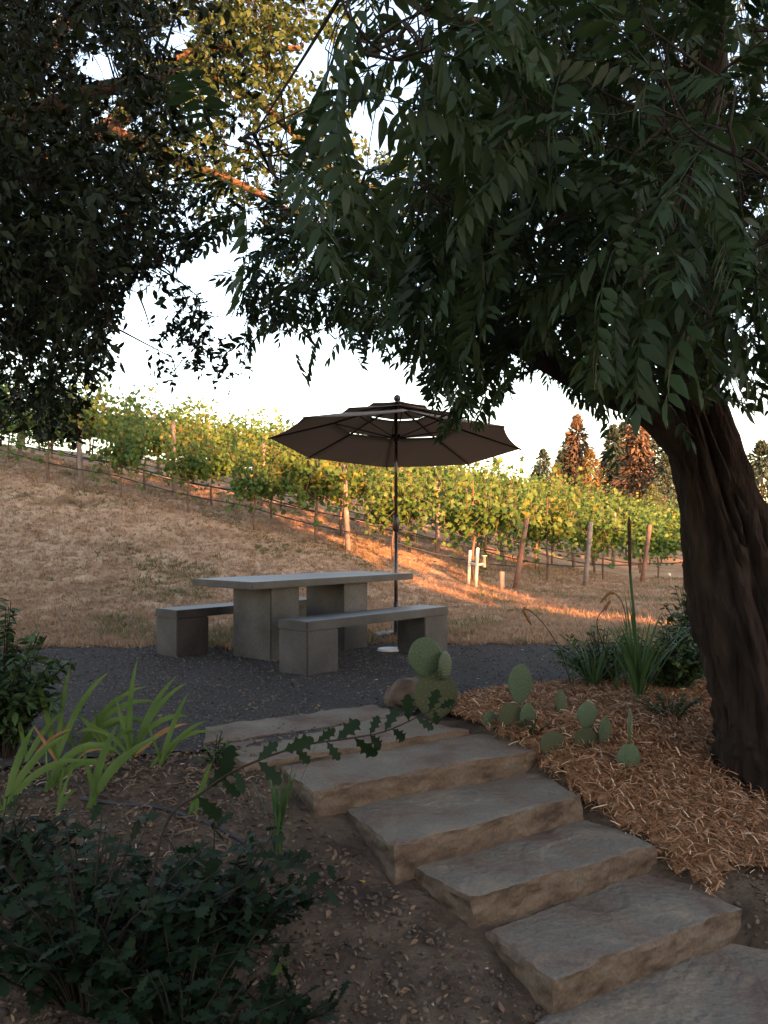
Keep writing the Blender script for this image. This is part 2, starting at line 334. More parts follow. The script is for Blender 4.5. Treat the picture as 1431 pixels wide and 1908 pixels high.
# ---------------------------------------------------------------- templates
def lamina(wid=.16, fold=.05, droop=.08):
    V = np.array([[0, 0, 0], [.3, wid, fold], [.3, 0, 0], [.3, -wid, fold], [.65, wid * .8, fold - droop * .4], [.65, 0, -droop * .4], [.65, -wid * .8, fold - droop * .4], [1, 0, -droop]], float)
    F = np.array([[0, 2, 1], [0, 3, 2], [1, 2, 5], [1, 5, 4], [2, 3, 6], [2, 6, 5], [4, 5, 7], [5, 6, 7]])
    return V, F
LAM = lamina(.19, .05, .1)
def compound(npair=7, L=.34, ll=.085, wid=.15):
    lv, lf = lamina(wid, .035, .12)
    D, Nn, S, T = [], [], [], []
    cv = rng.normal(0, .12)
    for i in range(npair):
        t = .22 + .74 * i / (npair - 1); x = L * t; z = -.28 * L * t * t
        for sg in (-1, 1):
            if rng.random() < .06: continue
            a = R(58 - 14 * t + rng.normal(0, 7)); D.append([math.cos(a), sg * math.sin(a), -.35 - .25 * t + rng.normal(0, .14)])
            Nn.append([rng.normal(0, .15), rng.normal(0, .15) + .35 * sg, 1]); S.append(ll * (.75 + .5 * math.sin(math.pi * (t * .8 + .1))) * rng.uniform(.88, 1.1)); T.append([x, cv * L * t * t, z])
    D.append([1, 0, -.5]); Nn.append([0, 0, 1]); S.append(ll * .95); T.append([L, cv * L, -.28 * L])
    V, F, t = scatter(lv, lf, frames(np.array(D), np.array(Nn)), np.array(S), np.array(T))
    xs_ = np.linspace(0, L, 6); rp = np.stack([xs_, cv * xs_ ** 2 / L, -.28 * xs_ ** 2 / L], 1)
    rv, rf = tube(rp, np.linspace(.0022, .001, 6), 3, cap=False); rf = rf[0]
    rt = np.concatenate([rf[:, [0, 1, 2]], rf[:, [0, 2, 3]]])
    return np.vstack([V, rv]), np.vstack([F, rt + len(V)])
WAL = [compound(5, .24, .085), compound(6, .27, .078), compound(7, .31, .08), compound(7, .29, .07, .18), compound(8, .34, .08, .13), compound(9, .36, .072)]
def spray(n=11, L=.26, ll=.064, wid=.22, spread=.9):
    lv, lf = lamina(wid, .05, .12); t = rng.uniform(.1, 1, n); t[0] = 1
    T = np.stack([L * t, .03 * rng.normal(size=n), -.15 * L * t ** 2 + .02 * rng.normal(size=n)], 1)
    an = rng.uniform(0, 2 * np.pi, n); D = np.stack([np.full(n, .7), spread * np.cos(an), spread * np.sin(an) - .2], 1)
    V, F, _ = scatter(lv, lf, frames(D, rng.normal(size=(n, 3)) * .6 + [0, 0, 1]), ll * rng.uniform(.7, 1.2, n), T)
    rv, rf = tube(np.array([[0, 0, 0], [L * .5, 0, -.04 * L], [L, 0, -.15 * L]]), [.0025, .002, .001], 3, cap=False); rf = rf[0]
    return np.vstack([V, rv]), np.vstack([F, np.concatenate([rf[:, [0, 1, 2]], rf[:, [0, 2, 3]]]) + len(V)])
OAK = [spray() for _ in range(4)]
OAK2 = [spray(12, .38, .085, .30) for _ in range(4)]
def lobed(L=1.0, curl=.12):
    hw = np.array([.012, .03, .07, .17, .10, .13, .28, .16, .15, .27, .13, .12, .03]); xs_ = np.linspace(0, 1, 13) ** 1.05
    V = []
    for x, w_ in zip(xs_, hw):
        zc = -curl * x * x
        lift = .06 * w_
        V += [[x + .25 * w_, w_, zc + lift], [x, 0, zc], [x + .25 * w_, -w_, zc + lift]]
    F = []
    for i in range(12):
        a = 3 * i; b = a + 3
        F += [[a, a + 1, b + 1], [a, b + 1, b], [a + 1, a + 2, b + 2], [a + 1, b + 2, b + 1]]
    return np.array(V, float) * L, np.array(F)
LOB = lobed()

# ---------------------------------------------------------------- foliage builder (branches, twigs and leaves of one tree)
def clumps_in(ell, per, spread):
    C = []
    for cx, cy, rx, ry, d0, d1, n in ell:
        k = max(1, int(round(n / per)))
        for _ in range(k):
            while True:
                u, v = rng.uniform(-1, 1, 2)
                if u * u + v * v < 1: break
            C.append(P(cx + u * rx, cy + v * ry, rng.uniform(d0, d1)))
    return np.array(C)
WIN = np.array([(225, 700), (215, 570), (330, 505), (395, 490), (430, 560), (455, 650), (470, 670), (560, 680), (640, 635), (655, 690), (760, 695), (790, 745), (960, 730), (1000, 710), (1055, 765), (1110, 790),
                (1190, 830), (1235, 815), (1300, 775), (1431, 780), (1600, 770), (1600, 1430), (0, 1430), (-300, 1430), (-300, 870), (0, 845), (160, 845), (170, 760)], float)
OPEN = [(705, 235, 44, 48), (330, 75, 26, 26), (580, 120, 34, 34), (190, 130, 34, 34), (755, 150, 22, 22), (420, 480, 30, 40), (215, 235, 22, 22)]
SPRIG = [(345, 640, 70, 105), (430, 690, 50, 60), (562, 715, 24, 45), (850, 780, 70, 85), (1160, 830, 28, 60), (1320, 790, 35, 60), (80, 800, 90, 50)]
def px_of(T): y_ = np.maximum(T[:, 1], .1); return CX + T[:, 0] / y_ * FPX, HY - (T[:, 2] - EYE) / y_ * FPX
def clear(T):                          # true where the view between the crowns stays open
    x, y = px_of(T); c = np.zeros(len(T), bool); j = len(WIN) - 1
    for i in range(len(WIN)):
        xi, yi = WIN[i]; xj, yj = WIN[j]; c ^= ((yi > y) != (yj > y)) & (x < (xj - xi) * (y - yi) / (yj - yi + 1e-9) + xi); j = i
    for cx, cy, rx, ry in SPRIG: c &= ~(((x - cx) / rx) ** 2 + ((y - cy) / ry) ** 2 < 1)
    for cx, cy, rx, ry in OPEN: c |= ((x - cx) / rx) ** 2 + ((y - cy) / ry) ** 2 < 1
    return c & (T[:, 1] > .3)
def nearest_on(limbs, c):
    best = None
    for pl in limbs:
        dd = np.linalg.norm(pl - c, axis=1) + .35 * np.maximum(0, pl[:, 2] * 0)
        i = int(dd.argmin())
        if best is None or dd[i] < best[0]: best = (dd[i], pl[i])
    return best[1]
def grow(root, ell, per, spread, limbs, temps, leafname, leafmat, scale, ndetail=300, droop=.45, flat=.5, twigmat=None, extra=None):
    C = clumps_in(ell, per, spread)
    if extra is not None: C = np.vstack([C, extra])
    C = C[~clear(C)]; tipx = np.array([t[0][:, 0].max() for t in temps]).mean() * scale
    tw = []; T, D, base = [], [], []
    nodes = np.vstack(limbs); d0 = np.array([np.linalg.norm(nodes - c, axis=1).min() for c in C]); par = {}
    cost = np.zeros(len(nodes))
    for ci in np.argsort(d0):          # every twig starts from the nearest limb or older twig
        dd = np.linalg.norm(nodes - C[ci], axis=1); j = int((dd + .25 * cost).argmin()); par[ci] = nodes[j].copy()
        seg = par[ci] + (C[ci] - par[ci]) * np.array([[.5], [1.0]]); nodes = np.vstack([nodes, seg]); cost = np.r_[cost, cost[j] + dd[j] * .5, cost[j] + dd[j]]
    for ci, c in enumerate(C):
        a = par[ci]; L = np.linalg.norm(c - a)
        mid = (a + c) / 2 + rng.normal(0, .06 * L, 3)
        tw.append((spline([a, mid, c], 7), np.linspace(.006 + .005 * min(L, 2), .003, 7)))
        out = (c - a) / (L + 1e-6)
        for _ in range(per):
            e = c + rng.normal(0, spread, 3) * [1, 1, .75]
            st = c + (a - c) * rng.uniform(0, .35)
            d = out * .5 + (e - c) / spread * .45 + rng.normal(0, .35, 3); d[2] -= droop
            dn_ = d / np.linalg.norm(d); pr_ = np.array([e, e + dn_ * tipx * .55, e + dn_ * tipx + [0, 0, -.2 * tipx]])
            if clear(pr_).any() or (temps is WAL and (px_of(pr_)[0] < 265).any() and e[1] > .5 and px_of(pr_)[1].max() > -50): continue
            tw.append((np.array([st, (st + e) / 2 + [0, 0, .03], e]), np.array([.003, .0022, .0016])))
            T.append(e); D.append(d)
    T = np.array(T); D = np.array(D)
    Nn = rng.normal(0, flat, (len(T), 3)) + [0, 0, 1]; Rm = frames(D, Nn); S = scale * rng.uniform(.8, 1.2, len(T)); kind = rng.integers(0, len(temps), len(T))
    # the leaves that show largest stay objects of their own
    py = HY - (T[:, 2] - EYE) / np.maximum(T[:, 1], .1) * FPX; px = CX + T[:, 0] / np.maximum(T[:, 1], .1) * FPX
    vis = (px > -60) & (px < 1490) & (py > -60) & (py < 1950) & (T[:, 1] > .5)
    order = np.argsort(np.where(vis, T[:, 1], 1e3)); single = order[:ndetail]; single = single[vis[single]]
    rest = np.setdiff1d(np.arange(len(T)), single)
    meshes = []
    for tv, tf in temps:
        me = npmesh(leafname, tv, tf, np.full(len(tv), .5)); me.materials.append(leafmat); meshes.append(me)
    for i in single: obj_of(leafname, meshes[kind[i]], root, T[i], Rm[i] * S[i])
    parts = []
    for k in range(len(temps)):
        r = rest[kind[rest] == k]
        if len(r): parts.append(scatter(temps[k][0], temps[k][1], Rm[r], S[r], T[r]))
    V, F, t = merge(parts); o = mk('foliage', V, F, leafmat, root, tint=t); o['kind'] = 'stuff'
    V, F = tubes(tw, 4); o = mk('twigs', V, F, twigmat or M['twig'], root); o['kind'] = 'stuff'
def limb(root, pts, r0, r1, m, name='limb', sides=10, n=22, rough=.0, furrow=False):
    p = spline(pts, n); rad = np.linspace(r0, r1, n) if r1 is not None else r0
    V, F = tube(p, rad, sides)
    if rough:
        c = np.repeat(p, sides, 0); d = V[:len(c)] - c
        k = np.array([mnoise.noise((v[0] * 7, v[1] * 7, v[2] * 1.6)) + .5 * mnoise.noise((v[0] * 19, v[1] * 19, v[2] * 4)) for v in V[:len(c)]])
        if furrow:                     # deep vertical bark ridges
            an = np.tile(np.linspace(0, 2 * np.pi, sides, endpoint=False), n); hz_ = np.repeat(np.linspace(0, 1, n), sides) * 2.3
            k = .5 * k + np.array([.75 - 2.3 * abs(mnoise.noise((4.6 * math.cos(a), 4.6 * math.sin(a), h * 1.5))) - .9 * abs(mnoise.noise((11 * math.cos(a), 11 * math.sin(a), h * 5 + 7))) for a, h in zip(an, hz_)])
        V[:len(c)] += d * (rough * k)[:, None]
    mk(name, V, F, m, root, smooth=True); return p

# ---------------------------------------------------------------- walnut tree on the right
wal = empty('walnut_tree')
tag(wal, 'big dark walnut tree with leaning furrowed trunk and long drooping leaves', 'tree')
trunk = limb(wal, [(2.32, 4.72, -.36), (2.27, 4.72, -.12), (2.21, 4.71, .25), (2.04, 4.70, .86), (1.91, 4.70, 1.31), (1.73, 4.70, 1.89)],
             np.interp(np.linspace(0, 1, 150), [0, .12, .28, .55, .68, .8, 1], [.44, .35, .315, .30, .25, .205, .15]), None, M['bark'], 'trunk', 150, 150, .26, True)
l1 = limb(wal, [(1.80, 4.7, 1.55), (1.52, 4.68, 1.86), (1.1, 4.75, 2.08), (.5, 5.1, 2.5), (-.25, 5.6, 3.0)], .125, .03, M['bark'], rough=.15)
l2 = limb(wal, [(1.73, 4.7, 1.87), (1.62, 4.4, 2.7), (1.5, 3.9, 3.7), (.9, 3.2, 3.9), (.3, 2.6, 3.5), (-.35, 2.3, 3.0)], .15, .015, M['bark'], rough=.15)
l3 = limb(wal, [(2.12, 4.72, .75), (2.36, 4.72, 1.25), (2.62, 4.6, 1.9), (2.7, 3.9, 3.0), (2.0, 3.0, 2.9), (1.2, 2.5, 2.7)], .23, .02, M['bark'], rough=.15)
l4 = limb(wal, [(1.62, 4.4, 2.7), (1.5, 5.0, 3.6), (1.0, 5.8, 4.6), (.3, 6.4, 5.2)], .12, .03, M['bark'], rough=.15)
l5 = limb(wal, [(2.65, 4.5, 2.1), (3.3, 4.9, 3.4), (3.6, 5.2, 4.8)], .11, .03, M['bark'], rough=.15)
l6 = limb(wal, [(.45, 5.2, 2.75), (-.1, 5.9, 3.2), (-.9, 6.3, 3.5)], .05, .02, M['bark'])
WE = [(1150, 130, 330, 260, 2.6, 7, 560), (1350, 430, 190, 250, 2.0, 4.2, 230), (1000, 430, 260, 190, 3, 7, 350), (910, 610, 160, 95, 4, 7, 200),
      (1120, 660, 130, 90, 4, 6, 130), (730, 80, 100, 120, 2.0, 3.2, 36), (510, 260, 90, 90, 2.1, 2.8, 20), (640, 430, 170, 100, 5, 7.5, 140), (590, 560, 140, 90, 5, 7, 110),
      (760, 590, 100, 70, 5, 7, 80), (860, 750, 55, 75, 4.6, 6, 32), (1160, 740, 90, 45, 4.1, 4.7, 32), (1160, 790, 22, 40, 3.8, 4.3, 8), (1330, 620, 110, 70, 2.2, 3.6, 36), (1400, 740, 50, 110, 4, 5.5, 40),
      (440, 690, 45, 30, 5.6, 6.5, 8), (565, 700, 20, 30, 6, 6.5, 4), (880, 280, 170, 240, 3, 8, 240), (1150, -420, 600, 300, 2.4, 7, 360), (1750, 300, 250, 500, 3, 7, 260)]
l7 = limb(wal, [(1.5, 3.9, 3.7), (1.4, 2.6, 4.6), (.9, .8, 5.0), (.2, -.8, 4.9)], .12, .02, M['bark'])
l8 = limb(wal, [(2.65, 4.5, 2.1), (3.3, 3.2, 3.6), (3.4, 1.6, 4.3), (3.0, 0, 4.5)], .12, .02, M['bark'])
OVER = rng.normal(size=(330, 3)); OVER *= (rng.random((330, 1)) ** .4) / np.linalg.norm(OVER, axis=1, keepdims=True); OVER = OVER * [4.2, 3.6, 1.3] + [.9, 1.6, 5.4]  # unseen clumps above the viewpoint, added to darken the foreground
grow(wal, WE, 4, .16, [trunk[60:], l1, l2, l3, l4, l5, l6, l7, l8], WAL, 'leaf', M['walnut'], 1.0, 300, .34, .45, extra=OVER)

# ---------------------------------------------------------------- evergreen oak on the left (trunk out of the frame)
oak = empty('live_oak_tree'); tag(oak, 'dense dark evergreen oak whose small leaves fill the upper left', 'tree')
ot = limb(oak, [(-4.2, 5.2, -.2), (-4.15, 5.2, .8), (-4.0, 5.3, 1.8), (-3.8, 5.4, 2.8)], .30, .2, M['oak_bark'], 'trunk', 16, 24, .12)
o1 = limb(oak, [(-3.8, 5.4, 2.8), (-3.0, 5.6, 3.6), (-2.2, 5.8, 4.2), (-1.5, 6.0, 4.5)], .13, .03, M['oak_bark'])
o2 = limb(oak, [(-4.0, 5.3, 1.8), (-3.3, 5.6, 2.5), (-2.7, 5.9, 3.0), (-2.3, 6.1, 3.3)], .11, .02, M['oak_bark'])
o3 = limb(oak, [(-3.8, 5.4, 2.8), (-3.6, 5.2, 4.0), (-3.2, 5.0, 5.2)], .13, .03, M['oak_bark'])
OE = [(100, 140, 210, 280, 4.2, 8, 1450), (110, 440, 220, 190, 4.2, 8, 1300), (330, 480, 80, 70, 5, 7, 70), (120, 600, 170, 110, 5, 8, 380), (90, 740, 90, 60, 5.5, 7.4, 130), (70, 800, 70, 40, 5.5, 7, 50),
      (350, 600, 60, 80, 5.6, 7, 60), (340, 690, 20, 35, 6, 6.6, 8), (400, 610, 15, 60, 6, 6.6, 10), (-350, 150, 320, 500, 4.5, 8, 600), (150, -300, 450, 260, 4.2, 8, 700)]
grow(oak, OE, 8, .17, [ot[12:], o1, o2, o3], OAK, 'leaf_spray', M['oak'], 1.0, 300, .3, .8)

# ---------------------------------------------------------------- deciduous oak farther back, catching the last sun
bo = empty('deciduous_oak_tree'); tag(bo, 'tall lighter green oak behind, its top branches lit orange', 'tree')
bt = limb(bo, [(-7.2, 10.8, .8), (-7.1, 10.8, 2.5), (-6.6, 10.8, 4.2), (-5.6, 10.8, 5.4)], .32, .2, M['oak_bark'], 'trunk', 16, 24, .12)
b1 = limb(bo, [(-5.6, 10.8, 5.4), tuple(P(200, 240, 10.5)), tuple(P(340, 110, 10.4)), tuple(P(430, 90, 10.2)), tuple(P(560, 90, 10.2))], .14, .03, M['oak_bark'])
b2 = limb(bo, [tuple(P(200, 240, 10.5)), tuple(P(330, 300, 10.2)), tuple(P(460, 350, 10)), tuple(P(600, 430, 10))], .09, .02, M['oak_bark'])
b3 = limb(bo, [(-5.6, 10.8, 5.4), tuple(P(250, -150, 10.5)), tuple(P(480, -300, 10.2))], .12, .03, M['oak_bark'])
b4 = limb(bo, [tuple(P(340, 110, 10.4)), tuple(P(480, 190, 10.8)), tuple(P(640, 330, 11.2)), tuple(P(740, 350, 11.4))], .07, .02, M['oak_bark'])
BE = [(420, 110, 170, 120, 9.4, 11.5, 420), (480, 30, 110, 70, 9.5, 11, 220), (320, 280, 110, 110, 9.5, 11, 220), (560, 400, 110, 110, 9.5, 11.5, 140), (720, 350, 70, 60, 10.5, 12, 90),
      (350, -250, 400, 180, 9.5, 12, 260), (560, 250, 90, 70, 9.8, 11.2, 40), (100, 60, 150, 200, 10, 12, 120)]
grow(bo, BE, 5, .26, [bt[16:], b1, b2, b3, b4], OAK2, 'leaf_spray', M['oak2'], 1.0, 300, .2, .9)
cc = P(592, 425, 9.9); n = 140
V, F, t = scatter(*lamina(.10, .02, .1), frames(rng.normal(0, .35, (n, 3)) + [0, 0, -1], rng.normal(size=(n, 3))), .07 * rng.uniform(.6, 1.2, n), cc + rng.normal(0, 1, (n, 3)) * [.05, .05, .10])
mk('dry_seed_cluster', V, F, M['catkin'], bo, tint=t)

# ---------------------------------------------------------------- stone steps and flagstones
def stone(name, corners, ztop, thick, label, group, seed, cuts=(64, 32, 8), rough=.016):
    # corners: FL, FR, BR, BL as photo pixels on the plane ztop
    W4 = []
    for px, py in corners:
        d = (EYE - ztop) * FPX / (py - HY); W4.append(P(px, py, d)[:2])
    W4 = np.array(W4); c = W4.mean(0); nu, nv, nw = cuts
    bm = bmesh.new(); vid = {}
    def vert(i, j, k):
        if (i, j, k) in vid: return vid[(i, j, k)]
        u, v, w_ = i / nu, j / nv, k / nw
        p = (1 - v) * ((1 - u) * W4[0] + u * W4[1]) + v * ((1 - u) * W4[3] + u * W4[2])
        x, y = p - c; z = ztop - thick * (1 - w_)
        q = Vector((x * 5 + seed * 7.3, y * 5, z * 9)); q2 = Vector((x * 17 + seed, y * 17, z * 26))
        nxy = mnoise.noise_vector(q) * rough * 1.2 + mnoise.noise_vector(q2) * rough * .8
        onside = (i in (0, nu)) or (j in (0, nv))
        if onside:
            x += nxy.x; y += nxy.y
            if k == nw:                       # chipped upper edge
                ch = max(0, mnoise.noise(q * 1.7 + Vector((9, 2, 0)))) ** 1.2 * .035 + .004
                cx_, cy_ = -x, -y; l = math.hypot(cx_, cy_) + 1e-6
                if j in (0, nv): y += (.5 * ch if j == 0 else -.5 * ch)
                if i in (0, nu): x += (.5 * ch if i == 0 else -.5 * ch)
                z -= ch * .7
        if k == nw:
            z += mnoise.noise(Vector((x * 3 + seed, y * 3, seed))) * .008 + mnoise.noise(Vector((x * 9 + seed, y * 9, seed))) * .003
            step_ = mnoise.noise(Vector((x * 2.2 + 3 * seed, y * 2.2, 4)))
            z -= .008 * min(1, max(0, (step_ - .10) / .07)) + .005 * min(1, max(0, (-.16 - step_) / .07))         # a flaked bedding layer
        vid[(i, j, k)] = bm.verts.new((x, y, z)); return vid[(i, j, k)]
    def quad(a, b, c_, d): bm.faces.new((vert(*a), vert(*b), vert(*c_), vert(*d)))
    for i in range(nu):
        for j in range(nv): quad((i, j, nw), (i + 1, j, nw), (i + 1, j + 1, nw), (i, j + 1, nw)); quad((i, j, 0), (i, j + 1, 0), (i + 1, j + 1, 0), (i + 1, j, 0))
    for k in range(nw):
        for i in range(nu): quad((i, 0, k), (i + 1, 0, k), (i + 1, 0, k + 1), (i, 0, k + 1)); quad((i + 1, nv, k), (i, nv, k), (i, nv, k + 1), (i + 1, nv, k + 1))
        for j in range(nv): quad((0, j + 1, k), (0, j, k), (0, j, k + 1), (0, j + 1, k + 1)); quad((nu, j, k), (nu, j + 1, k), (nu, j + 1, k + 1), (nu, j, k + 1))
    o = bm_obj(name, bm, M['stone']); o.location = (c[0], c[1], 0); tag(o, label, 'step' if 'step' in name else 'flagstone', group); return o
SG = 'sandstone steps up the bank'
stone('stone_step', [(1028, 1822), (1384, 1688), (1215, 1612), (905, 1735)], -.41, .21, 'lowest grey-brown sandstone step above the landing slab', SG, 1, rough=.012)
stone('stone_step', [(877, 1668), (1222, 1572), (1085, 1512), (755, 1606)], -.28, .21, 'second sandstone step from the bottom, beside the mulch edge', SG, 2, rough=.012)
stone('stone_step', [(733, 1572), (1086, 1480), (975, 1425), (640, 1502)], -.15, .21, 'third sandstone step from the bottom, under the thick upper one', SG, 3, rough=.012)
stone('stone_step', [(583, 1470), (1010, 1394), (922, 1354), (520, 1424)], -.03, .20, 'uppermost and thickest sandstone step, just below the flagstones', SG, 4, rough=.012)
stone('flagstone', [(455, 1420), (872, 1357), (758, 1331), (400, 1388)], .012, .10, 'long flagstone directly behind the uppermost step', 'flagstones at the head of the steps', 5, (24, 8, 3), .012)
stone('flagstone', [(378, 1384), (752, 1328), (694, 1311), (384, 1351)], .022, .11, 'rearmost flagstone next to the gravel', 'flagstones at the head of the steps', 6, (24, 8, 3), .012)
stone('flagstone', [(700, 2150), (1750, 1960), (1480, 1690), (1000, 1900)], -.545, .10, 'bottom landing flagstone in the lower right corner', 'flagstones at the foot of the steps', 7, (26, 14, 3), .02)

# ---------------------------------------------------------------- concrete table and benches
TA = np.array([.658, .753]); TB = np.array([-.753, .658]); TN = np.array([-1.16, 7.32])
def slab(name, a0, a1, b0, b1, z0, z1, parent, origin, bev=.008):
    bm = bmesh.new(); bmesh.ops.create_cube(bm, size=1)
    bmesh.ops.scale(bm, vec=(a1 - a0, b1 - b0, z1 - z0), verts=bm.verts); bmesh.ops.translate(bm, vec=((a0 + a1) / 2, (b0 + b1) / 2, (z0 + z1) / 2), verts=bm.verts)
    bmesh.ops.bevel(bm, geom=bm.edges[:], offset=bev, segments=2, affect='EDGES'); return bm_obj(name, bm, M['concrete'], parent)
RZ = math.atan2(TA[1], TA[0])
tab = empty('concrete_table', (TN[0], TN[1], 0), RZ); tag(tab, 'long grey concrete picnic table on two block pedestals', 'table')
slab('tabletop', 0, 2.25, 0, .88, .684, .75, tab, TN, .006)
for a in (.32, 1.285): slab('pedestal', a, a + .36, .12, .67, -.03, .681, tab, TN)
def bench(a, b, label):
    p = TN + a * TA + b * TB; o = empty('concrete_bench', (p[0], p[1], 0), RZ); tag(o, label, 'bench', 'concrete benches at the table')
    slab('seat', 0, 1.94, 0, .36, .37, .45, o, p, .006)
    for q in (.004, 1.566): slab('leg', q, q + .37, .004, .356, -.03, .367, o, p)
bench(0, -.70, 'concrete bench in front of the table, nearer the steps')
bench(-.10, .98, 'concrete bench on the far side of the table, partly hidden')
# round pale cover on the gravel
bm = bmesh.new(); bmesh.ops.create_cone(bm, cap_ends=True, segments=40, radius1=.13, radius2=.12, depth=.02)
bmesh.ops.inset_region(bm, faces=[f for f in bm.faces if f.normal.z > .9], thickness=.025, depth=-.005)
o = bm_obj('metal_cover', bm, M['metal']); o.location = (.06, 8.35, .018); tag(o, 'round pale metal cover on the gravel under the near bench', 'cover')

# ---------------------------------------------------------------- umbrella
um = empty('patio_umbrella', (.136, 9.4, 0)); tag(um, 'tan three-tiered patio umbrella with dark pole beyond the table', 'umbrella')
V, F = tube([(0, 0, .02), (0, 0, 1.2)], .021, 14); mk('pole', V, F, M['pole'], um, smooth=True)
V, F = tube([(0, 0, 1.2), (0, 0, 2.62)], .019, 14); mk('pole', V, F, M['pole'], um, smooth=True)
V, F = tube([(0, 0, .02), (0, 0, .06), (0, 0, .065), (0, 0, .40), (0, 0, .41)], [.25, .24, .035, .032, .024], 24); mk('base', V, F, M['frame'], um)
V, F = tube([(0, 0, 1.20), (0, 0, 1.22), (0, 0, 1.36), (0, 0, 1.39)], [.024, .036, .036, .022], 14); cr_ = mk('crank_housing', V, F, M['frame'], um, smooth=True)
V, F = tube([(.03, 0, 1.30), (.10, -.02, 1.31), (.13, -.02, 1.33)], .007, 6); mk('crank_handle', V, F, M['frame'], cr_)
tilt = R(6.5); ct, st_ = math.cos(tilt), math.sin(tilt); tl = R(1.6)
def tp(p):                             # canopy local -> umbrella frame, tipped away from the viewer
    p = np.atleast_2d(p); x, y, z = p[:, 0], p[:, 1], p[:, 2]
    y2 = y * ct + z * st_; z2 = -y * st_ + z * ct; x2 = x * math.cos(tl) + z2 * math.sin(tl); z3 = -x * math.sin(tl) + z2 * math.cos(tl)
    return np.stack([x2, y2, z3 + 2.20], 1)
NR = 8; A0 = R(4)
def tier(name, r0, z0, r1, z1, sag, val):
    V, F = [], []; m_, k = 8, 6
    for i in range(NR):
        for a in range(m_ + 1):
            for b in range(k + 1):
                t = b / k; rr = r0 + (r1 - r0) * t; zz = z0 + (z1 - z0) * t
                f = a / m_; p0 = np.array([math.cos(A0 + i * 2 * math.pi / NR), math.sin(A0 + i * 2 * math.pi / NR)]); p1 = np.array([math.cos(A0 + (i + 1) * 2 * math.pi / NR), math.sin(A0 + (i + 1) * 2 * math.pi / NR)])
                q = (p0 * (1 - f) + p1 * f) * rr; s_ = 4 * f * (1 - f)
                if b == 0: q = q * (1 - .025 * s_)
                V.append([q[0], q[1], zz - sag * s_ * (1 - .5 * t)])
        o_ = i * (m_ + 1) * (k + 1)
        for a in range(m_):
            for b in range(k): v = o_ + a * (k + 1) + b; F.append([v, v + k + 1, v + k + 2, v + 1])
    o = mk(name, tp(np.array(V)), np.array(F), M['fabric'], um, smooth=True)
    if val:                            # short hanging hem
        pass
    so_ = o.modifiers.new('s', 'SOLIDIFY'); so_.thickness = .004; return o
tier('lower_canopy', 1.43, 0, .71, .21, .012, True)
tier('middle_canopy', .79, .238, .36, .35, .006, False)
tier('top_canopy', .41, .376, .02, .47, .004, False)
for i in range(NR):
    a = A0 + i * 2 * math.pi / NR; c, s = math.cos(a), math.sin(a)
    pts = tp(np.array([[c * r, s * r, z] for r, z in ((.03, .42), (.40, .31), (.78, .175), (1.44, -.012))]))
    V, F = tube(pts, .011, 6); rib = mk('rib', V, F, M['frame'], um)
    pts = tp(np.array([[c * .045, s * .045, .06], [c * .72, s * .72, .20]]))
    V, F = tube(pts, .008, 5); mk('strut', V, F, M['frame'], rib)
V, F = tube([(0, 0, 2.22), (0, 0, 2.225), (0, 0, 2.30), (0, 0, 2.305)], [.02, .05, .05, .02], 14); mk('runner', V, F, M['frame'], um)
bm = bmesh.new(); bmesh.ops.create_uvsphere(bm, u_segments=16, v_segments=10, radius=.042)
o = bm_obj('finial', bm, M['frame'], um, True); o.location = tuple(tp([[0, 0, .52]])[0])
V, F = tube([tuple(tp([[0, 0, .43]])[0]), tuple(tp([[0, 0, .50]])[0])], .02, 8); mk('finial_stem', V, F, M['frame'], um)

# ---------------------------------------------------------------- vineyard
def vine_leaf():
    a = np.linspace(0, 2 * np.pi, 10, endpoint=False); r = np.array([1, .62, .95, .6, .85, .35, .85, .6, .95, .62]) * .5
    V = np.vstack([[[0, 0, .06]], np.stack([r * np.cos(a) + .0, r * np.sin(a), -.12 * r], 1)]); F = np.array([[0, 1 + i, 1 + (i + 1) % 10] for i in range(10)])
    return V, F
VL = vine_leaf()
def vine_variant(seed):
    r = np.random.default_rng(seed); tw = []; T = []
    sp = spline([(0, 0, -.05), (.02, .01, .4), (-.02, .0, .78)], 8); parts_tr = tube(sp, np.linspace(.032, .022, 8), 6)
    for _ in range(22):
        x0 = r.uniform(-.62, .62); top = r.uniform(1.3, 2.35); pts = spline([(x0 * .3, 0, .78), (x0 * .8, r.normal(0, .07), 1.0), (x0 + r.normal(0, .12), r.normal(0, .14), (top + 1) / 2), (x0 + r.normal(0, .28), r.normal(0, .25), top)], 12)
        tw.append((pts, np.linspace(.007, .003, 12)))
        for p in pts[2:]:
            for _ in range(2): T.append(p + r.normal(0, .085, 3))
    for _ in range(19):
        x0 = r.uniform(-.6, .6); e = np.array([x0 + r.normal(0, .2), r.choice([-1, 1]) * r.uniform(.25, .5), r.uniform(.42, 1.25)]); pts = spline([(x0, 0, 1.05), (x0, e[1] * .6, 1.2), e], 8)
        tw.append((pts, np.linspace(.006, .003, 8)))
        for p in pts[1:]:
            for _ in range(2): T.append(p + r.normal(0, .07, 3))
    T = np.array(T); N = r.normal(0, .6, (len(T), 3)) + [0, np.where(True, 0, 0), .5]; N[:, 1] += np.sign(T[:, 1]) * .6
    V, F, t = scatter(*VL, frames(r.normal(size=(len(T), 3)) + [0, 0, -.7], N), r.uniform(.10, .165, len(T)), T, r.random(len(T)))
    me = npmesh('foliage', V, F, t); me.materials.append(M['vine'])
    V, F = tubes(tw, 3); ms = npmesh('canes', V, F); ms.materials.append(M['vinewood'])
    mt = npmesh('trunk', *parts_tr); mt.materials.append(M['vinewood']); return me, ms, mt
VV = [vine_variant(100 + i) for i in range(7)]
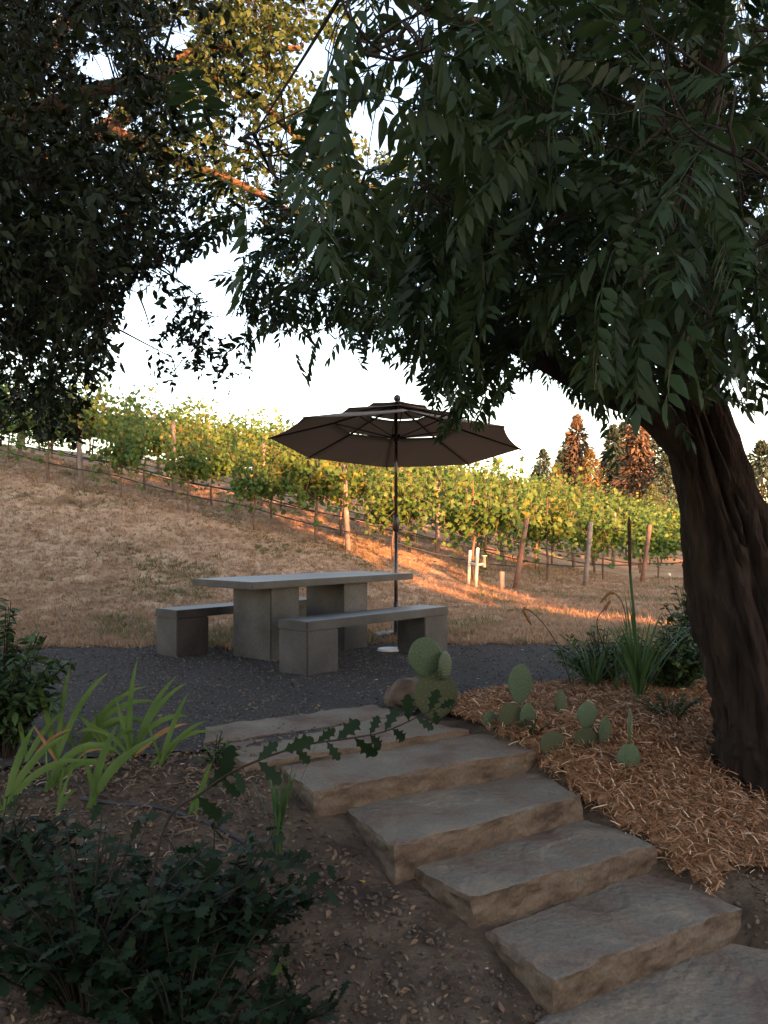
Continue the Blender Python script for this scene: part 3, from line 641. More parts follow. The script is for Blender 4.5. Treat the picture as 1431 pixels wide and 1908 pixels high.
stk_v, stk_f = tube([(0, 0, -.1), (.01, 0, 1.75)], .011, 5); stk = npmesh('stake', stk_v, stk_f); stk.materials.append(M['stake'])
post_me = {}
for nm, m_ in (('post', 'post'), ('red', 'post_red')):
    V, F = tube([(0, 0, -.3), (0, 0, .5), (0, 0, 1.62), (0, 0, 1.64)], [.055, .053, .05, .035], 12); me = npmesh('post', V, F); me.materials.append(M[m_]); post_me[nm] = me
def post(x, y, lean, kind, label, h=1.0, ax=0.0):
    o = bpy.data.objects.new('vineyard_post', post_me[kind]); o.location = (x, y, float(G(x, y))); o.rotation_euler = (ax, lean, rng.uniform(0, 6)) if False else (ax, lean, 0); o.scale = (1, 1, h)
    link(o); tag(o, label, 'post', 'vineyard posts')
ROWS = 12
for k in range(ROWS):
    y0 = 15.5 + 1.75 * k; xe = 2.45 + 1.72 * k
    xl = -(.47 * (y0 + 1.2) + 1.2) if k < 5 else max(-(.47 * y0 + 1.2), -6.5 - .2 * k)
    rowy = lambda x: y0 + .09 * (xe - x)
    x = xe - .75 - (0 if k else .02); i = 0
    while x > xl and i < 30:
        jx, jy = rng.normal(0, .06, 2); vx, vy = x + jx, rowy(x) + jy
        v = empty('grapevine', (vx, vy, float(G(vx, vy))), math.atan2(-.09, 1) + (math.pi if rng.random() < .5 else 0) + rng.normal(0, .1))
        sc_ = rng.uniform(.74, 1.12) if k < 2 else rng.uniform(.88, 1.1); v.scale = (sc_, sc_, sc_ * (.84 if k > 2 else .95 if k else rng.uniform(.95, 1.06)))
        me, ms, mt = VV[rng.integers(0, len(VV))]
        tag(v, 'grapevine in the %s vineyard row, %s from its right end' % ('front' if k == 0 else ORD[k], ORD[i]), 'grapevine', 'grapevines in rows on the hillside')
        obj_of('foliage', me, v)['kind'] = 'stuff'; obj_of('trunk', mt, v)
        if k < 3: obj_of('canes', ms, v); obj_of('stake', stk, v)
        if i % 4 == 2 and k < 5: post(vx + .6, rowy(vx + .6) + .14, R(rng.normal(0, 3)), 'post', 'weathered upright post in the %s vineyard row, %s from its right end' % ('front' if k == 0 else ORD[k], ORD[i // 4]))
        x -= rng.uniform(1.12, 1.6); i += 1
    lean, kd = ((R(9), 'red') if k == 0 else (R(5), 'post') if k == 1 else (R(8), 'red'))
    if k < 7: post(xe, rowy(xe), lean, kd, 'leaning %s post at the right end of the %s vineyard row' % ('reddish' if kd == 'red' else 'grey', 'front' if k == 0 else ORD[k]), .82)
    if k < 4:
        xx = np.linspace(xe, xl, 60)
        for hz, dy in ((.42, -.03), (.62, .5)) if k == 0 else ((.42, 0),):
            zz = np.array([float(G(a, rowy(a) + dy)) for a in xx]) + hz - .06 * np.abs(np.sin((xx - xe) * math.pi / 2.56))
            V, F = tube(np.stack([xx, rowy(xx) + dy, zz], 1), .013, 5)
            o = mk('drip_hose', V, F, M['hose']); tag(o, 'black drip hose strung %s the %s vineyard row' % ('low along' if hz < .5 else 'higher behind', 'front' if k == 0 else ORD[k]), 'hose', 'drip hoses along the vine rows')
# white pipe risers
pr = empty('irrigation_riser', (0, 0, 0)); tag(pr, 'pale plastic irrigation riser of two upright pipes with a tap', 'pipe')
p1 = hit(872, 1090); p2 = hit(887, 1096); p2[1] = p1[1] - .1; p1[2] = float(G(p1[0], p1[1])); p2[2] = float(G(p2[0], p2[1]))
for p_, hgt in ((p1, .62), (p2, .70)): V, F = tube([p_ - [0, 0, .1], p_ + [.04, 0, hgt], p_ + [.04, 0, hgt + .01]], [.03, .03, .02], 10); mk('pipe', V, F, M['pvc'], pr)
V, F = tube([p1 + [.04, 0, .40], p2 + [.04, 0, .40], p2 + [.16, 0, .42]], .024, 8); mk('cross_pipe', V, F, M['pvc'], pr)
V, F = tube([p2 + [.16, 0, .36], p2 + [.16, 0, .55], p2 + [.16, 0, .555], p2 + [.16, 0, .575]], [.03, .025, .05, .05], 10); mk('tap', V, F, M['pvc'], pr)
p = hit(935, 1098); V, F = tube([p - [0, 0, .1], p + [0, 0, .32], p + [0, 0, .325]], [.055, .055, .04], 4); tag(mk('wooden_stake', V, F, M['lathe']), 'short pale square wooden stake beside the irrigation riser', 'stake')
p = hit(1247, 1092); V, F = tube([p - [0, 0, .05], p + [0, 0, .22]], .008, 5); wf = mk('marker_stick', V, F, M['stake']); tag(wf, 'thin marker stick with a white tip near the walnut trunk', 'marker')
bm = bmesh.new(); bmesh.ops.create_uvsphere(bm, u_segments=10, v_segments=6, radius=.035); o = bm_obj('white_tip', bm, M['pvc'], wf); o.location = tuple(p + [0, 0, .25])

# ---------------------------------------------------------------- far conifers
def conifer(px, top, d, m_, wid, label, dens=1.0, name='conifer', bare=.0):
    x = (px - CX) / FPX * d; z0 = float(G(x, d)); zt = EYE + (HY - top) / FPX * d; h = zt - z0
    root = empty(name, (x, d, z0)); tag(root, label, 'tree', 'conifers behind the vineyard')
    V, F = tube([(0, 0, -.2), (0, 0, h * .6), (0, 0, h)], [.022 * h, .013 * h, .002 * h], 7); mk('trunk', V, F, M['vinewood'], root)
    n = int(2200 * dens); t = rng.random(n) ** .8; t = .08 + .92 * t; zz = h * t
    a = rng.uniform(0, 2 * np.pi, n); tier_ = .72 + .28 * np.sin(zz / h * 60 + 2 * np.sin(a * 2)); lump = 1 + .35 * np.sin(2 * a + 9 * t + px) + .25 * np.sin(5 * a - 17 * t + d); rr = 1.6 * wid * h * (1 - t) ** .7 * lump * tier_ * rng.uniform(.25, 1, n) ** .5 * (1 + .2 * np.sin(3 * a + px))
    T = np.stack([rr * np.cos(a), rr * np.sin(a), zz - .25 * rr], 1); D = np.stack([np.cos(a), np.sin(a), -.35 + 3 * np.clip(t - .85, 0, 1) / .15], 1) + rng.normal(0, .3, (n, 3))
    V, F, tt = scatter(*lamina(.16, .03, .2), frames(D, rng.normal(0, .5, (n, 3)) + [0, 0, 1]), h * .075 * rng.uniform(.6, 1.2, n), T)
    o = mk('crown', V, F, m_, root, tint=tt); o['kind'] = 'stuff'
for c in [(1075, 782, 112, M['con_red'], .16, 'tall thin rust-brown conifer left of the walnut limb', .8), (1142, 800, 118, M['con_dark'], .2, 'dark blue-green conifer between two lit ones', 1.2), (1187, 762, 104, M['con_red'], .17, 'tall reddish sunlit conifer beside the walnut trunk', 1.1),
          (1100, 842, 98, M['con_or'], .26, 'broad amber conifer in front of the thin tall one', 1.1), (1036, 868, 95, M['con_or'], .24, 'small amber conifer at the left end of the clump', .9), (1012, 842, 108, M['con_dark'], .24, 'dark pointed conifer leftmost behind the vineyard', 1), (1045, 846, 112, M['con_dark'], .22, 'dark conifer just behind the small amber one', 1),
          (1240, 850, 100, M['con_dark'], .3, 'dark conifer partly hidden by the walnut trunk', 1.2), (1320, 800, 112, M['con_dark'], .25, 'dark conifer right behind the walnut trunk', 1.2), (1420, 830, 105, M['con_dark'], .25, 'dark conifer at the right edge of the picture', 1.2),
          (1062, 812, 125, M['con_dark'], .2, 'dark conifer behind the thin rust-brown one', 1), (1162, 796, 128, M['con_dark'], .22, 'dark conifer behind the gap between the brown and red trees', 1.1), (1215, 790, 125, M['con_dark'], .24, 'dark conifer just right of the tall reddish one', 1.2), (1280, 780, 130, M['con_dark'], .24, 'tall dark conifer behind the left side of the walnut trunk', 1.2),
          (1000, 872, 120, M['con_dark'], .3, 'low dark conifer at the far left foot of the clump', 1), (1078, 866, 118, M['con_dark'], .34, 'low dark conifer filling in behind the amber trees', 1), (1128, 858, 122, M['con_dark'], .34, 'low dark conifer left of the reddish tree foot', 1), (1178, 862, 116, M['con_dark'], .34, 'low dark conifer in front of the reddish tree', 1),
          (1215, 905, 88, M['weed'], .45, 'low round green tree at the foot of the reddish conifer', 1)]: conifer(*c)

# ---------------------------------------------------------------- unseen trees added behind the viewpoint to shade the terrace
sd = np.array([-math.sin(R(SUN_AZ)), math.cos(R(SUN_AZ))]); ld = np.array([math.cos(R(SUN_AZ)), math.sin(R(SUN_AZ))])
lt = lamina(.42, .05, .1)
n = 1500; q = rng.normal(size=(n, 3)); q /= np.linalg.norm(q, axis=1, keepdims=True); q *= rng.uniform(.15, 1, (n, 1)) ** .45
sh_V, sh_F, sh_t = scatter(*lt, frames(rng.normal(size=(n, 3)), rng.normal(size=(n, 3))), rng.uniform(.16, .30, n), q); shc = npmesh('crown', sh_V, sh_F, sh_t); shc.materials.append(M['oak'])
V, F = tube([(0, 0, -1.2), (0, 0, 0)], [.09, .05], 10); sht = npmesh('trunk', V, F); sht.materials.append(M['oak_bark'])
SH = []                                # lateral, along-sun, crown centre height, half width, half height
for lat in np.arange(-14, 6.6, 1.9): SH.append((lat, -18 + rng.normal(0, .5), (4.6 if lat < 2 else 3.7) + rng.normal(0, .2), 1.75, (5.2 if lat < 2 else 4.1) + rng.normal(0, .25)))
for lat in np.arange(10.7, 24, 1.5): SH.append((lat, -18 + rng.normal(0, .5), 2.3, 1.5, 3.3 + rng.normal(0, .2)))
for lat in np.arange(-13, 6.0, 2.1): SH.append((lat, -21, 4.4 if lat < 2 else 3.4, 1.8, 5.0 if lat < 2 else 3.7))
SH += [(7.5, -18, 1.1, 1.3, 2.9), (9.2, -18.3, 1.1, 1.3, 3.0), (10.1, -17.6, 1.2, 1.2, 3.0)]  # low crowns added to trim the near edge of the sun patch
n = 85; q = rng.normal(size=(n, 3)); q /= np.linalg.norm(q, axis=1, keepdims=True); q *= rng.uniform(.1, 1, (n, 1)) ** .45
V, F, t = scatter(*lt, frames(rng.normal(size=(n, 3)), rng.normal(size=(n, 3))), rng.uniform(.16, .30, n), q); sparse = npmesh('crown', V, F, t); sparse.materials.append(M['oak'])
SH += [(7.8, -14.5, 3.7, 1.3, 1.9), (9.4, -14.2, 3.6, 1.2, 1.8)]  # thin crowns added in the gap to dapple the sun patch
for i, (lat, al, zc, hw, hh) in enumerate(SH):
    p = sd * al + ld * lat; z0 = float(G(p[0], p[1])); e = empty('sun_blocker_tree', (p[0], p[1], z0), rng.uniform(0, 6)); tag(e, 'unseen tree added behind the viewpoint to shade the terrace', 'tree', 'added sun-blocking trees behind the viewpoint')
    c = obj_of('crown', sparse if al > -15 else shc, e, (0, 0, zc)); c.scale = (hw, hw, hh); c['kind'] = 'stuff'; t_ = obj_of('trunk', sht, e, (0, 0, zc)); t_.scale = (1.8, 1.8, zc)

# ---------------------------------------------------------------- prickly pears, rock
def pad_mesh(seed):
    bm = bmesh.new(); bmesh.ops.create_uvsphere(bm, u_segments=24, v_segments=16, radius=1)
    for v in bm.verts:
        k = (v.co.z + 1) / 2; f = .62 + .38 * math.sin(math.pi * min(1, .12 + k * .62)) if k < .8 else 1
        v.co.x *= f * (1 + .04 * mnoise.noise(v.co * 2 + Vector((seed, 0, 0)))); v.co.y *= .16 + .03 * mnoise.noise(v.co * 3 + Vector((seed, 5, 0)))
    return bm
def pad(root, px, py, d, wpx, hpx, yaw, m_, lean=0.0, tiltz=0.0, name='pad'):
    bm = pad_mesh(px); o = bm_obj(name, bm, m_, root, True); c = P(px, py, d); r = c - np.array(root.location)
    k = d / FPX; wx = wpx * k / max(.35, abs(math.cos(yaw))); o.location = tuple(r); o.rotation_euler = (lean, tiltz, yaw); o.scale = (wx, wx * 1.0, hpx * k)
    Vs, Fs = [], []
    for q in range(46):                # areoles with short pale bristles
        r_ = math.sqrt((q + .5) / 46) * .86; a_ = q * 2.39996; x_, z_ = r_ * math.cos(a_) * .92, r_ * math.sin(a_)
        for sg in (-1, 1):
            y_ = sg * .165 * math.sqrt(max(0, 1 - r_ * r_)); n0 = len(Vs); e_ = .016
            Vs += [[x_ - e_, y_ * .9, z_ - e_], [x_ + e_, y_ * .9, z_ - e_], [x_, y_ * .9, z_ + e_], [x_, y_ + sg * .09, z_ + .01]]; Fs += [[n0, n0 + 1, n0 + 3], [n0 + 1, n0 + 2, n0 + 3], [n0 + 2, n0, n0 + 3]]
    mk('spines', np.array(Vs), np.array(Fs), M['spine'], o)['kind'] = 'stuff'; return o
def cactus(label, bpx, bpy_, pads):
    b = hit(bpx, bpy_); r = empty('prickly_pear', b); tag(r, label, 'cactus', 'prickly pears beside the steps')
    for (px, py, w_, h_, yaw, old, tz) in pads: pad(r, px, py, b[1] + (0 if not old else .015), w_, h_, yaw, M['pad_old'] if old else M['pad'], 0, tz)
cactus('largest prickly pear behind the rock with one big round pad on top', 815, 1342, [(812, 1296, 42, 46, .1, 1, .0), (792, 1225, 32, 38, .2, 0, -.12), (829, 1240, 14, 27, 1.15, 0, .25)])
cactus('prickly pear with a tall oval pad standing on a brown stump pad', 960, 1366, [(952, 1336, 24, 27, .2, 1, .1), (969, 1274, 23, 37, .1, 0, .03), (982, 1334, 15, 24, .5, 0, .1)])
cactus('small low prickly pear pad at the corner of the uppermost step', 913, 1362, [(913, 1342, 14, 17, .2, 0, 0)])
cactus('single slim tilted prickly pear pad standing in the mulch', 1050, 1345, [(1046, 1314, 12, 30, .7, 0, -.2)])
cactus('prickly pear with a round green pad above a wrinkled brown one', 1091, 1405, [(1091, 1380, 22, 25, .1, 1, 0), (1094, 1332, 20, 25, .15, 0, .08)])
cactus('low round prickly pear pad beside the step edge', 1031, 1414, [(1031, 1389, 25, 27, .1, 1, 0)])
cactus('small upright prickly pear pad with weedy leaves at its foot', 1126, 1398, [(1127, 1364, 13, 28, .4, 0, .06), (1122, 1393, 9, 12, .3, 0, 0)])
cactus('prickly pear nearest the walnut, a thin edge-on pad on an oval one', 1171, 1446, [(1171, 1416, 23, 32, .1, 0, 0), (1174, 1354, 8, 32, 1.2, 0, .02)])
b = hit(762, 1315); bm = bmesh.new(); bmesh.ops.create_icosphere(bm, subdivisions=4, radius=1)
for v in bm.verts:
    n_ = mnoise.noise(v.co * 1.2) * .35 + mnoise.noise(v.co * 3.5) * .12; v.co *= 1 + n_; v.co.x *= .155; v.co.y *= .13; v.co.z *= .135
o = bm_obj('rock', bm, M['rock']); o.location = tuple(b + [0, 0, .06]); o.rotation_euler = (0, -.3, .4); tag(o, 'dark brown boulder beside the largest prickly pear', 'rock')

# ---------------------------------------------------------------- strap-leaved plants
def blade_mesh(L, wid, bend, tw=0.0, n=9, fold=.25, edge=False):
    t = np.linspace(0, 1, n); ang = bend * t ** 1.6; ds = L / (n - 1)
    x = np.concatenate([[0], np.cumsum(np.sin(ang[1:]) * ds)]); z = np.concatenate([[0], np.cumsum(np.cos(ang[1:]) * ds)])
    w_ = wid * np.minimum(1, .55 + t * 2) * np.clip((1 - t) * 2.6, 0, 1) ** .7; w_[-1] = .0005
    yaw = tw * t; V = []
    for i in range(n):
        dx, dy = math.sin(yaw[i]) * w_[i] / 2, math.cos(yaw[i]) * w_[i] / 2
        if edge:
            ex, ez = math.cos(ang[i]) * w_[i] / 2, -math.sin(ang[i]) * w_[i] / 2
            V += [[x[i] + ex, .02 * math.sin(tw + 3 * t[i]), z[i] + ez], [x[i], .02 * math.sin(tw + 3 * t[i]) - .12 * w_[i], z[i]], [x[i] - ex, .02 * math.sin(tw + 3 * t[i]), z[i] - ez]]; continue
        V += [[x[i] + dx, dy, z[i]], [x[i] + fold * w_[i] * .5, 0, z[i]], [x[i] - dx, -dy, z[i]]]
    F = []
    for i in range(n - 1):
        a = 3 * i; F += [[a, a + 1, a + 4, a + 3], [a + 1, a + 2, a + 5, a + 4]]
    return np.array(V), np.array(F)
def straps(name, px, py, label, cat, specs, m_, group=None, dry=None):
    b = hit(px, py); r = empty(name, b); tag(r, label, cat, group)
    for (L, wid, bend, yaw, lean, *x) in specs:
        ir = name == 'iris_plant'; V, F = blade_mesh(L * (1.15 if ir else 1), wid * (.86 if ir else 1), bend * (1.35 if ir else 1), rng.normal(0, .4), edge=ir); o = mk('blade', V, F, M['iris_dry'] if (x and x[0]) else m_, r, smooth=True)
        o.location = tuple(rng.normal(0, .012, 3) * [1, 1, 0]); o.rotation_euler = (0, lean, yaw)
    return r
def fan(n, L, wid, face, spread=1.0, bend=.7, dry=0):
    out = []
    for i in range(n):
        f = (i / (max(1, n - 1)) - .5) * 2; yaw = face + (0 if f > 0 else math.pi) + rng.normal(0, .35)
        out.append((L * rng.uniform(.7, 1.1), wid * rng.uniform(.85, 1.15), bend * rng.uniform(.3, 1.5) * (.4 + abs(f)), yaw, .12 + .45 * abs(f) * spread + rng.normal(0, .05)))
    for i in range(dry): out.append((L * rng.uniform(.5, .8), wid * .7, 1.3, rng.uniform(0, 6), .7, 1))
    return out
IG = 'iris clumps on the bank'
straps('iris_plant', 104, 1418, 'iris with three tall upright blades nearest the left shrub', 'iris', [(.46, .036, .25, math.pi, .10), (.45, .03, .15, 0, .06), (.48, .036, .45, 0, .26), (.2, .02, .3, math.pi, .4, 1)], M['iris'], IG)
straps('iris_plant', 140, 1402, 'iris with long blades arching right in the middle of the bed', 'iris', [(.46, .036, .6, .1, .45), (.50, .036, .9, -.1, .5), (.48, .034, 1.3, .05, .6), (.34, .03, .8, .2, .7), (.3, .03, .6, 2.9, .3)], M['iris'], IG)
straps('iris_plant', 245, 1410, 'fullest iris clump nearest the gravel with one blade standing straight', 'iris', [(.46, .034, -.2, math.pi, .05), (.42, .036, .35, .1, .28), (.44, .034, .45, .0, .38), (.36, .036, .9, .2, .5), (.3, .03, .2, 3.0, .15), (.33, .03, 1.3, 3.1, .45), (.28, .03, .5, .3, .75, 1)], M['iris'], IG)
straps('iris_plant', 294, 1430, 'iris at the right end of the bed with a brown-tipped blade', 'iris', [(.36, .03, .2, .05, .25), (.30, .028, .5, 0, .5), (.34, .03, .8, .1, .62), (.2, .02, .3, 2.9, .1)], M['iris'], IG)
straps('iris_plant', 92, 1475, 'iris with two broad blades bent over to the right', 'iris', [(.42, .042, 1.5, .05, .3), (.36, .036, 1.6, -.1, .5), (.2, .02, .4, 2.5, .1)], M['iris'], IG)
straps('iris_plant', 167, 1510, 'front iris with a pale fan of broad blades near the hose', 'iris', [(.34, .04, .3, .1, .12), (.30, .036, .5, 0, .35), (.42, .036, .5, .05, .5), (.26, .026, .2, 3, .05)], M['iris'], IG)
straps('iris_plant', 6, 1518, 'iris fan at the left edge of the picture', 'iris', [(.36, .036, .3, .1, .15), (.40, .036, .5, 0, .4), (.42, .034, .9, .1, .55), (.25, .03, .2, 3, .1), (.3, .03, .4, 1.2, .3)], M['iris'], IG)
straps('iris_plant', 105, 1520, 'small thin iris shoots between the front fan and the left edge', 'iris', [(.22, .016, .2, .1, .05), (.26, .016, .3, 0, .2), (.13, .02, .3, .2, .5)], M['iris'], IG)
straps('iris_plant', 45, 1420, 'iris with a rusty withered blade beside the left shrub', 'iris', [(.28, .034, .3, 0, .45), (.24, .02, .5, .1, .6, 1), (.25, .03, .2, 3, .05)], M['iris'], IG)
straps('iris_plant', 353, 1526, 'lone yellowing iris shoot left of the uppermost step', 'iris', [(.24, .026, .15, .05, .22), (.16, .022, .3, .1, .3), (.13, .02, .5, .5, .1)], M['iris'], IG)
straps('iris_plant', 205, 1408, 'short iris tuft hidden behind the bent blades', 'iris', fan(5, .26, .03, .1, .6, .5, 1), M['iris'], IG)
straps('daylily', 520, 1592, 'narrow-leaved green tuft beside the thick upper step', 'plant', [(.40 * rng.uniform(.7, 1.1), .011, rng.uniform(.1, .5), rng.uniform(0, 6.28), rng.uniform(.02, .2)) for _ in range(16)] + [(.6, .007, .2, .1, .28), (.5, .007, .2, -.2, .6)], M['strap'])
straps('iris_plant', 500, 1842, 'single short blade poking out of the lower dark bush', 'iris', [(.12, .02, .3, .2, .6)], M['iris'], IG)
straps('torch_lily', 1190, 1312, 'strap-leaved clump in front of the walnut with the tallest flower spike', 'plant', [(rng.uniform(.5, .8), .018, rng.uniform(.1, .9), rng.uniform(0, 6.28), rng.uniform(.05, .4)) for _ in range(40)] + [(.75, .014, .3, 0, .42), (.7, .014, .3, .2, .5), (.62, .014, .25, 3.1, .4)], M['strap'])
straps('strap_plant', 1105, 1290, 'strap-leaved clump left of the tall flower spike', 'plant', [(rng.uniform(.35, .6), .018, rng.uniform(.2, 1.1), rng.uniform(0, 6.28), rng.uniform(.1, .6)) for _ in range(22)], M['strap'])
tlb = hit(1190, 1312); tl_ = [o for o in bpy.data.objects if o.name == 'torch_lily'][0]
top = P(1172, 962, tlb[1]) - tlb; mid = P(1174, 1066, tlb[1]) - tlb
V, F = tube(spline([(0, 0, 0), mid * .5 + [.01, 0, 0], mid], 10), .010, 6); mk('stalk', V, F, M['strap'], tl_)
V, F = tube(np.array([mid + (top - mid) * t for t in np.linspace(0, 1, 14)]),   .0105 * np.array([.7, .9, 1, 1.05, 1.1, 1.05, 1.1, 1.15, 1.1, 1.2, 1.15, 1.1, .9, .4]), 10); mk('flower_spike', V, F, M['spike'], tl_)
def plume(px, py, pts, label):
    b = hit(px, py); r = empty('fountain_grass', b); tag(r, label, 'grass')
    W_ = np.array([P(x, y, b[1]) - b for x, y in pts]); sp = spline([(0, 0, 0)] + list(W_), 26); V, F = tube(sp[:20], .0035, 5); mk('stem', V, F, M['twig'], r)
    V, F = tube(sp[17:], np.r_[.004, np.linspace(.013, .010, 7), .003], 8); mk('seed_head', V, F, M['seed'], r)
    for _ in range(9):
        V, F = blade_mesh(rng.uniform(.25, .5), .006, rng.uniform(.2, 1.2)); o = mk('blade', V, F, M['strap'], r); o.rotation_euler = (0, rng.uniform(.1, .6), rng.uniform(0, 6.28))
plume(1165, 1290, [(1170, 1200), (1162, 1130), (1140, 1104), (1118, 1124)], 'grass plume with arched brown seed head left of the tall spike')
plume(1068, 1290, [(1045, 1215), (1015, 1165), (990, 1140), (975, 1136), (990, 1165)], 'bent grass stem with drooping seed head over the gravel')
plume(1150, 1300, [(1130, 1220), (1112, 1160), (1130, 1130), (1138, 1118)], 'thin grass stem with upright seed head among the strap leaves')

# ---------------------------------------------------------------- leafy shrubs
def shrub(name, base, rx, ry, h, nst, per, temp, size, m_, label, ndetail=0, cat='shrub', droop=.2, leafname='leaf'):
    r = empty(name, base); tag(r, label, cat); tw = []; T, D = [], []
    for _ in range(nst):
        a = rng.uniform(0, 6.28); q = math.sqrt(rng.random()); e = np.array([rx * q * math.cos(a), ry * q * math.sin(a), h * rng.uniform(.45, 1) * (1 - .35 * q * q)])
        p = spline([(e[0] * .15, e[1] * .15, -.02), (e[0] * .5, e[1] * .5, e[2] * .6), e], 9); tw.append((p, np.linspace(.006, .002, 9)))
        for _ in range(per):
            t = rng.uniform(.25, 1); i = min(7, int(t * 8)); b = p[i] + (p[i + 1] - p[i]) * (t * 8 - i); T.append(b); d = rng.normal(0, 1, 3) * [1, 1, .45]; d[2] -= droop - .25; D.append(d)
    T = np.array(T); D = np.array(D); Rm = frames(D, rng.normal(0, .45, (len(T), 3)) + [0, 0, 1]); S = size * rng.uniform(.65, 1.2, len(T))
    V, F = tubes(tw, 4); mk('stems', V, F, M['twig'], r)
    Wd = T + base; order = np.argsort(np.linalg.norm(Wd - [0, 0, EYE], axis=1)); sg = order[:ndetail]; rest = order[ndetail:]
    if ndetail:
        me = npmesh(leafname, temp[0], temp[1], np.full(len(temp[0]), .5)); me.materials.append(m_)
        for i in sg: obj_of(leafname, me, r, T[i], Rm[i] * S[i])
    if len(rest): V, F, t = scatter(temp[0], temp[1], Rm[rest], S[rest], T[rest]); mk('foliage', V, F, m_, r, tint=t)['kind'] = 'stuff'
    return r
def gz(x, y): return np.array([x, y, float(G(x, y))])
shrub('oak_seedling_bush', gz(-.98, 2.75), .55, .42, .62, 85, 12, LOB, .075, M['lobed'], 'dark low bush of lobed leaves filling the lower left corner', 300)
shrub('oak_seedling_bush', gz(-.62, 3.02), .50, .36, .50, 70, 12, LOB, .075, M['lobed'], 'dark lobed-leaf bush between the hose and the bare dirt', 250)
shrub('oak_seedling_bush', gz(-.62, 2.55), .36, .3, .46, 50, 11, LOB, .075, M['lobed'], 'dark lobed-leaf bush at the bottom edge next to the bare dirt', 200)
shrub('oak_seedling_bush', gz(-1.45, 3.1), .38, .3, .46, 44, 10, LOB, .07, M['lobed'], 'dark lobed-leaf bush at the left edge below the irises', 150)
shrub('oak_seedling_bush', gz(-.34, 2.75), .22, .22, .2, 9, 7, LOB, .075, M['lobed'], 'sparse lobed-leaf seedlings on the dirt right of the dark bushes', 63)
# the long leafy twig reaching over the upper step
tw_d = 2.75; pts = [P(300, 1560, 2.72), P(380, 1475, tw_d), P(450, 1430, tw_d), P(560, 1390, tw_d), P(650, 1376, tw_d), P(720, 1362, tw_d), P(790, 1330, tw_d), P(835, 1312, tw_d)]
tg = empty('leafy_twig', gz(*P(300, 1560, 2.72)[:2])); tag(tg, 'thin arching twig with lobed leaves reaching across the uppermost step', 'twig'); o0 = np.array(tg.location)
pts = [np.array([pts[0][0] - .08, pts[0][1], float(G(pts[0][0], pts[0][1]))])] + pts
sp = spline(pts, 40); V, F = tube(sp - o0, np.linspace(.0055, .0015, 40), 6); mk('stem', V, F, M['twig'], tg)
lm = npmesh('leaf', *LOB, np.full(len(LOB[0]), .6)); lm.materials.append(M['lobed'])
for i in range(22):
    k = 9 + int(i * 1.38 + rng.uniform(-.5, .5)); k = min(k, 39); up = 1 if i % 2 else -1
    d = np.array([[.55 + rng.normal(0, .25), rng.normal(0, .3), up * rng.uniform(.4, 1)]]); nrm = np.array([[rng.normal(0, .3), -1, .35 + rng.normal(0, .3)]])
    obj_of('leaf', lm, tg, sp[k] - o0, frames(d, nrm)[0] * (.125 * rng.uniform(.6, 1.1) * (1 - .35 * i / 22)))
b = hit(30, 1420); shrub('leafy_shrub', b + [-.12, .1, 0], .40, .38, .84, 95, 26, LAM, .075, M['shrub'], 'bushy green shrub at the left edge beside the irises', 0)
b = hit(1250, 1300); shrub('leafy_perennial', b + [.05, .1, 0], .46, .32, .55, 120, 22, LAM, .062, M['shrub'], 'leafy green plant mass between torch lily and walnut trunk', 0)
b = hit(1300, 1270); shrub('leafy_perennial', b + [.1, .35, 0], .34, .3, .82, 60, 18, LAM, .08, M['shrub'], 'taller broad-leaved plant against the walnut trunk', 0)
b = hit(1130, 1285); shrub('leafy_perennial', b + [0, .15, 0], .42, .32, .52, 70, 18, LAM, .055, M['shrub'], 'leafy plant behind the left strap-leaved clump', 0)
b = hit(1250, 1345); shrub('leafy_perennial', b, .3, .2, .22, 26, 12, LAM, .035, M['shrub'], 'low weedy foliage spilling onto the mulch by the walnut', 0)
b = hit(990, 1375); shrub('weed', b, .14, .1, .14, 18, 12, LAM, .022, M['shrub'], 'small-leaved weed at the foot of the tall oval cactus pad', 0, 'weed')
b = hit(835, 1330); shrub('weed', b, .10, .1, .12, 12, 10, LAM, .022, M['shrub'], 'small weed beside the largest prickly pear', 0, 'weed')
b = hit(400, 1425); shrub('weed', b, .16, .12, .17, 16, 9, LAM, .035, M['shrub'], 'round-leaved weed at the left end of the flagstones', 0, 'weed')
# black irrigation hose over the dirt
hp = [hit(x, y) + [0, 0, .012] for x, y in ((150, 1496), (220, 1503), (290, 1512), (360, 1532), (420, 1560), (470, 1590))]
V, F = tube(spline(hp, 30), .009, 7); tag(mk('garden_hose', V, F, M['hose'], smooth=True), 'black irrigation hose lying on dirt in front of the irises', 'hose')

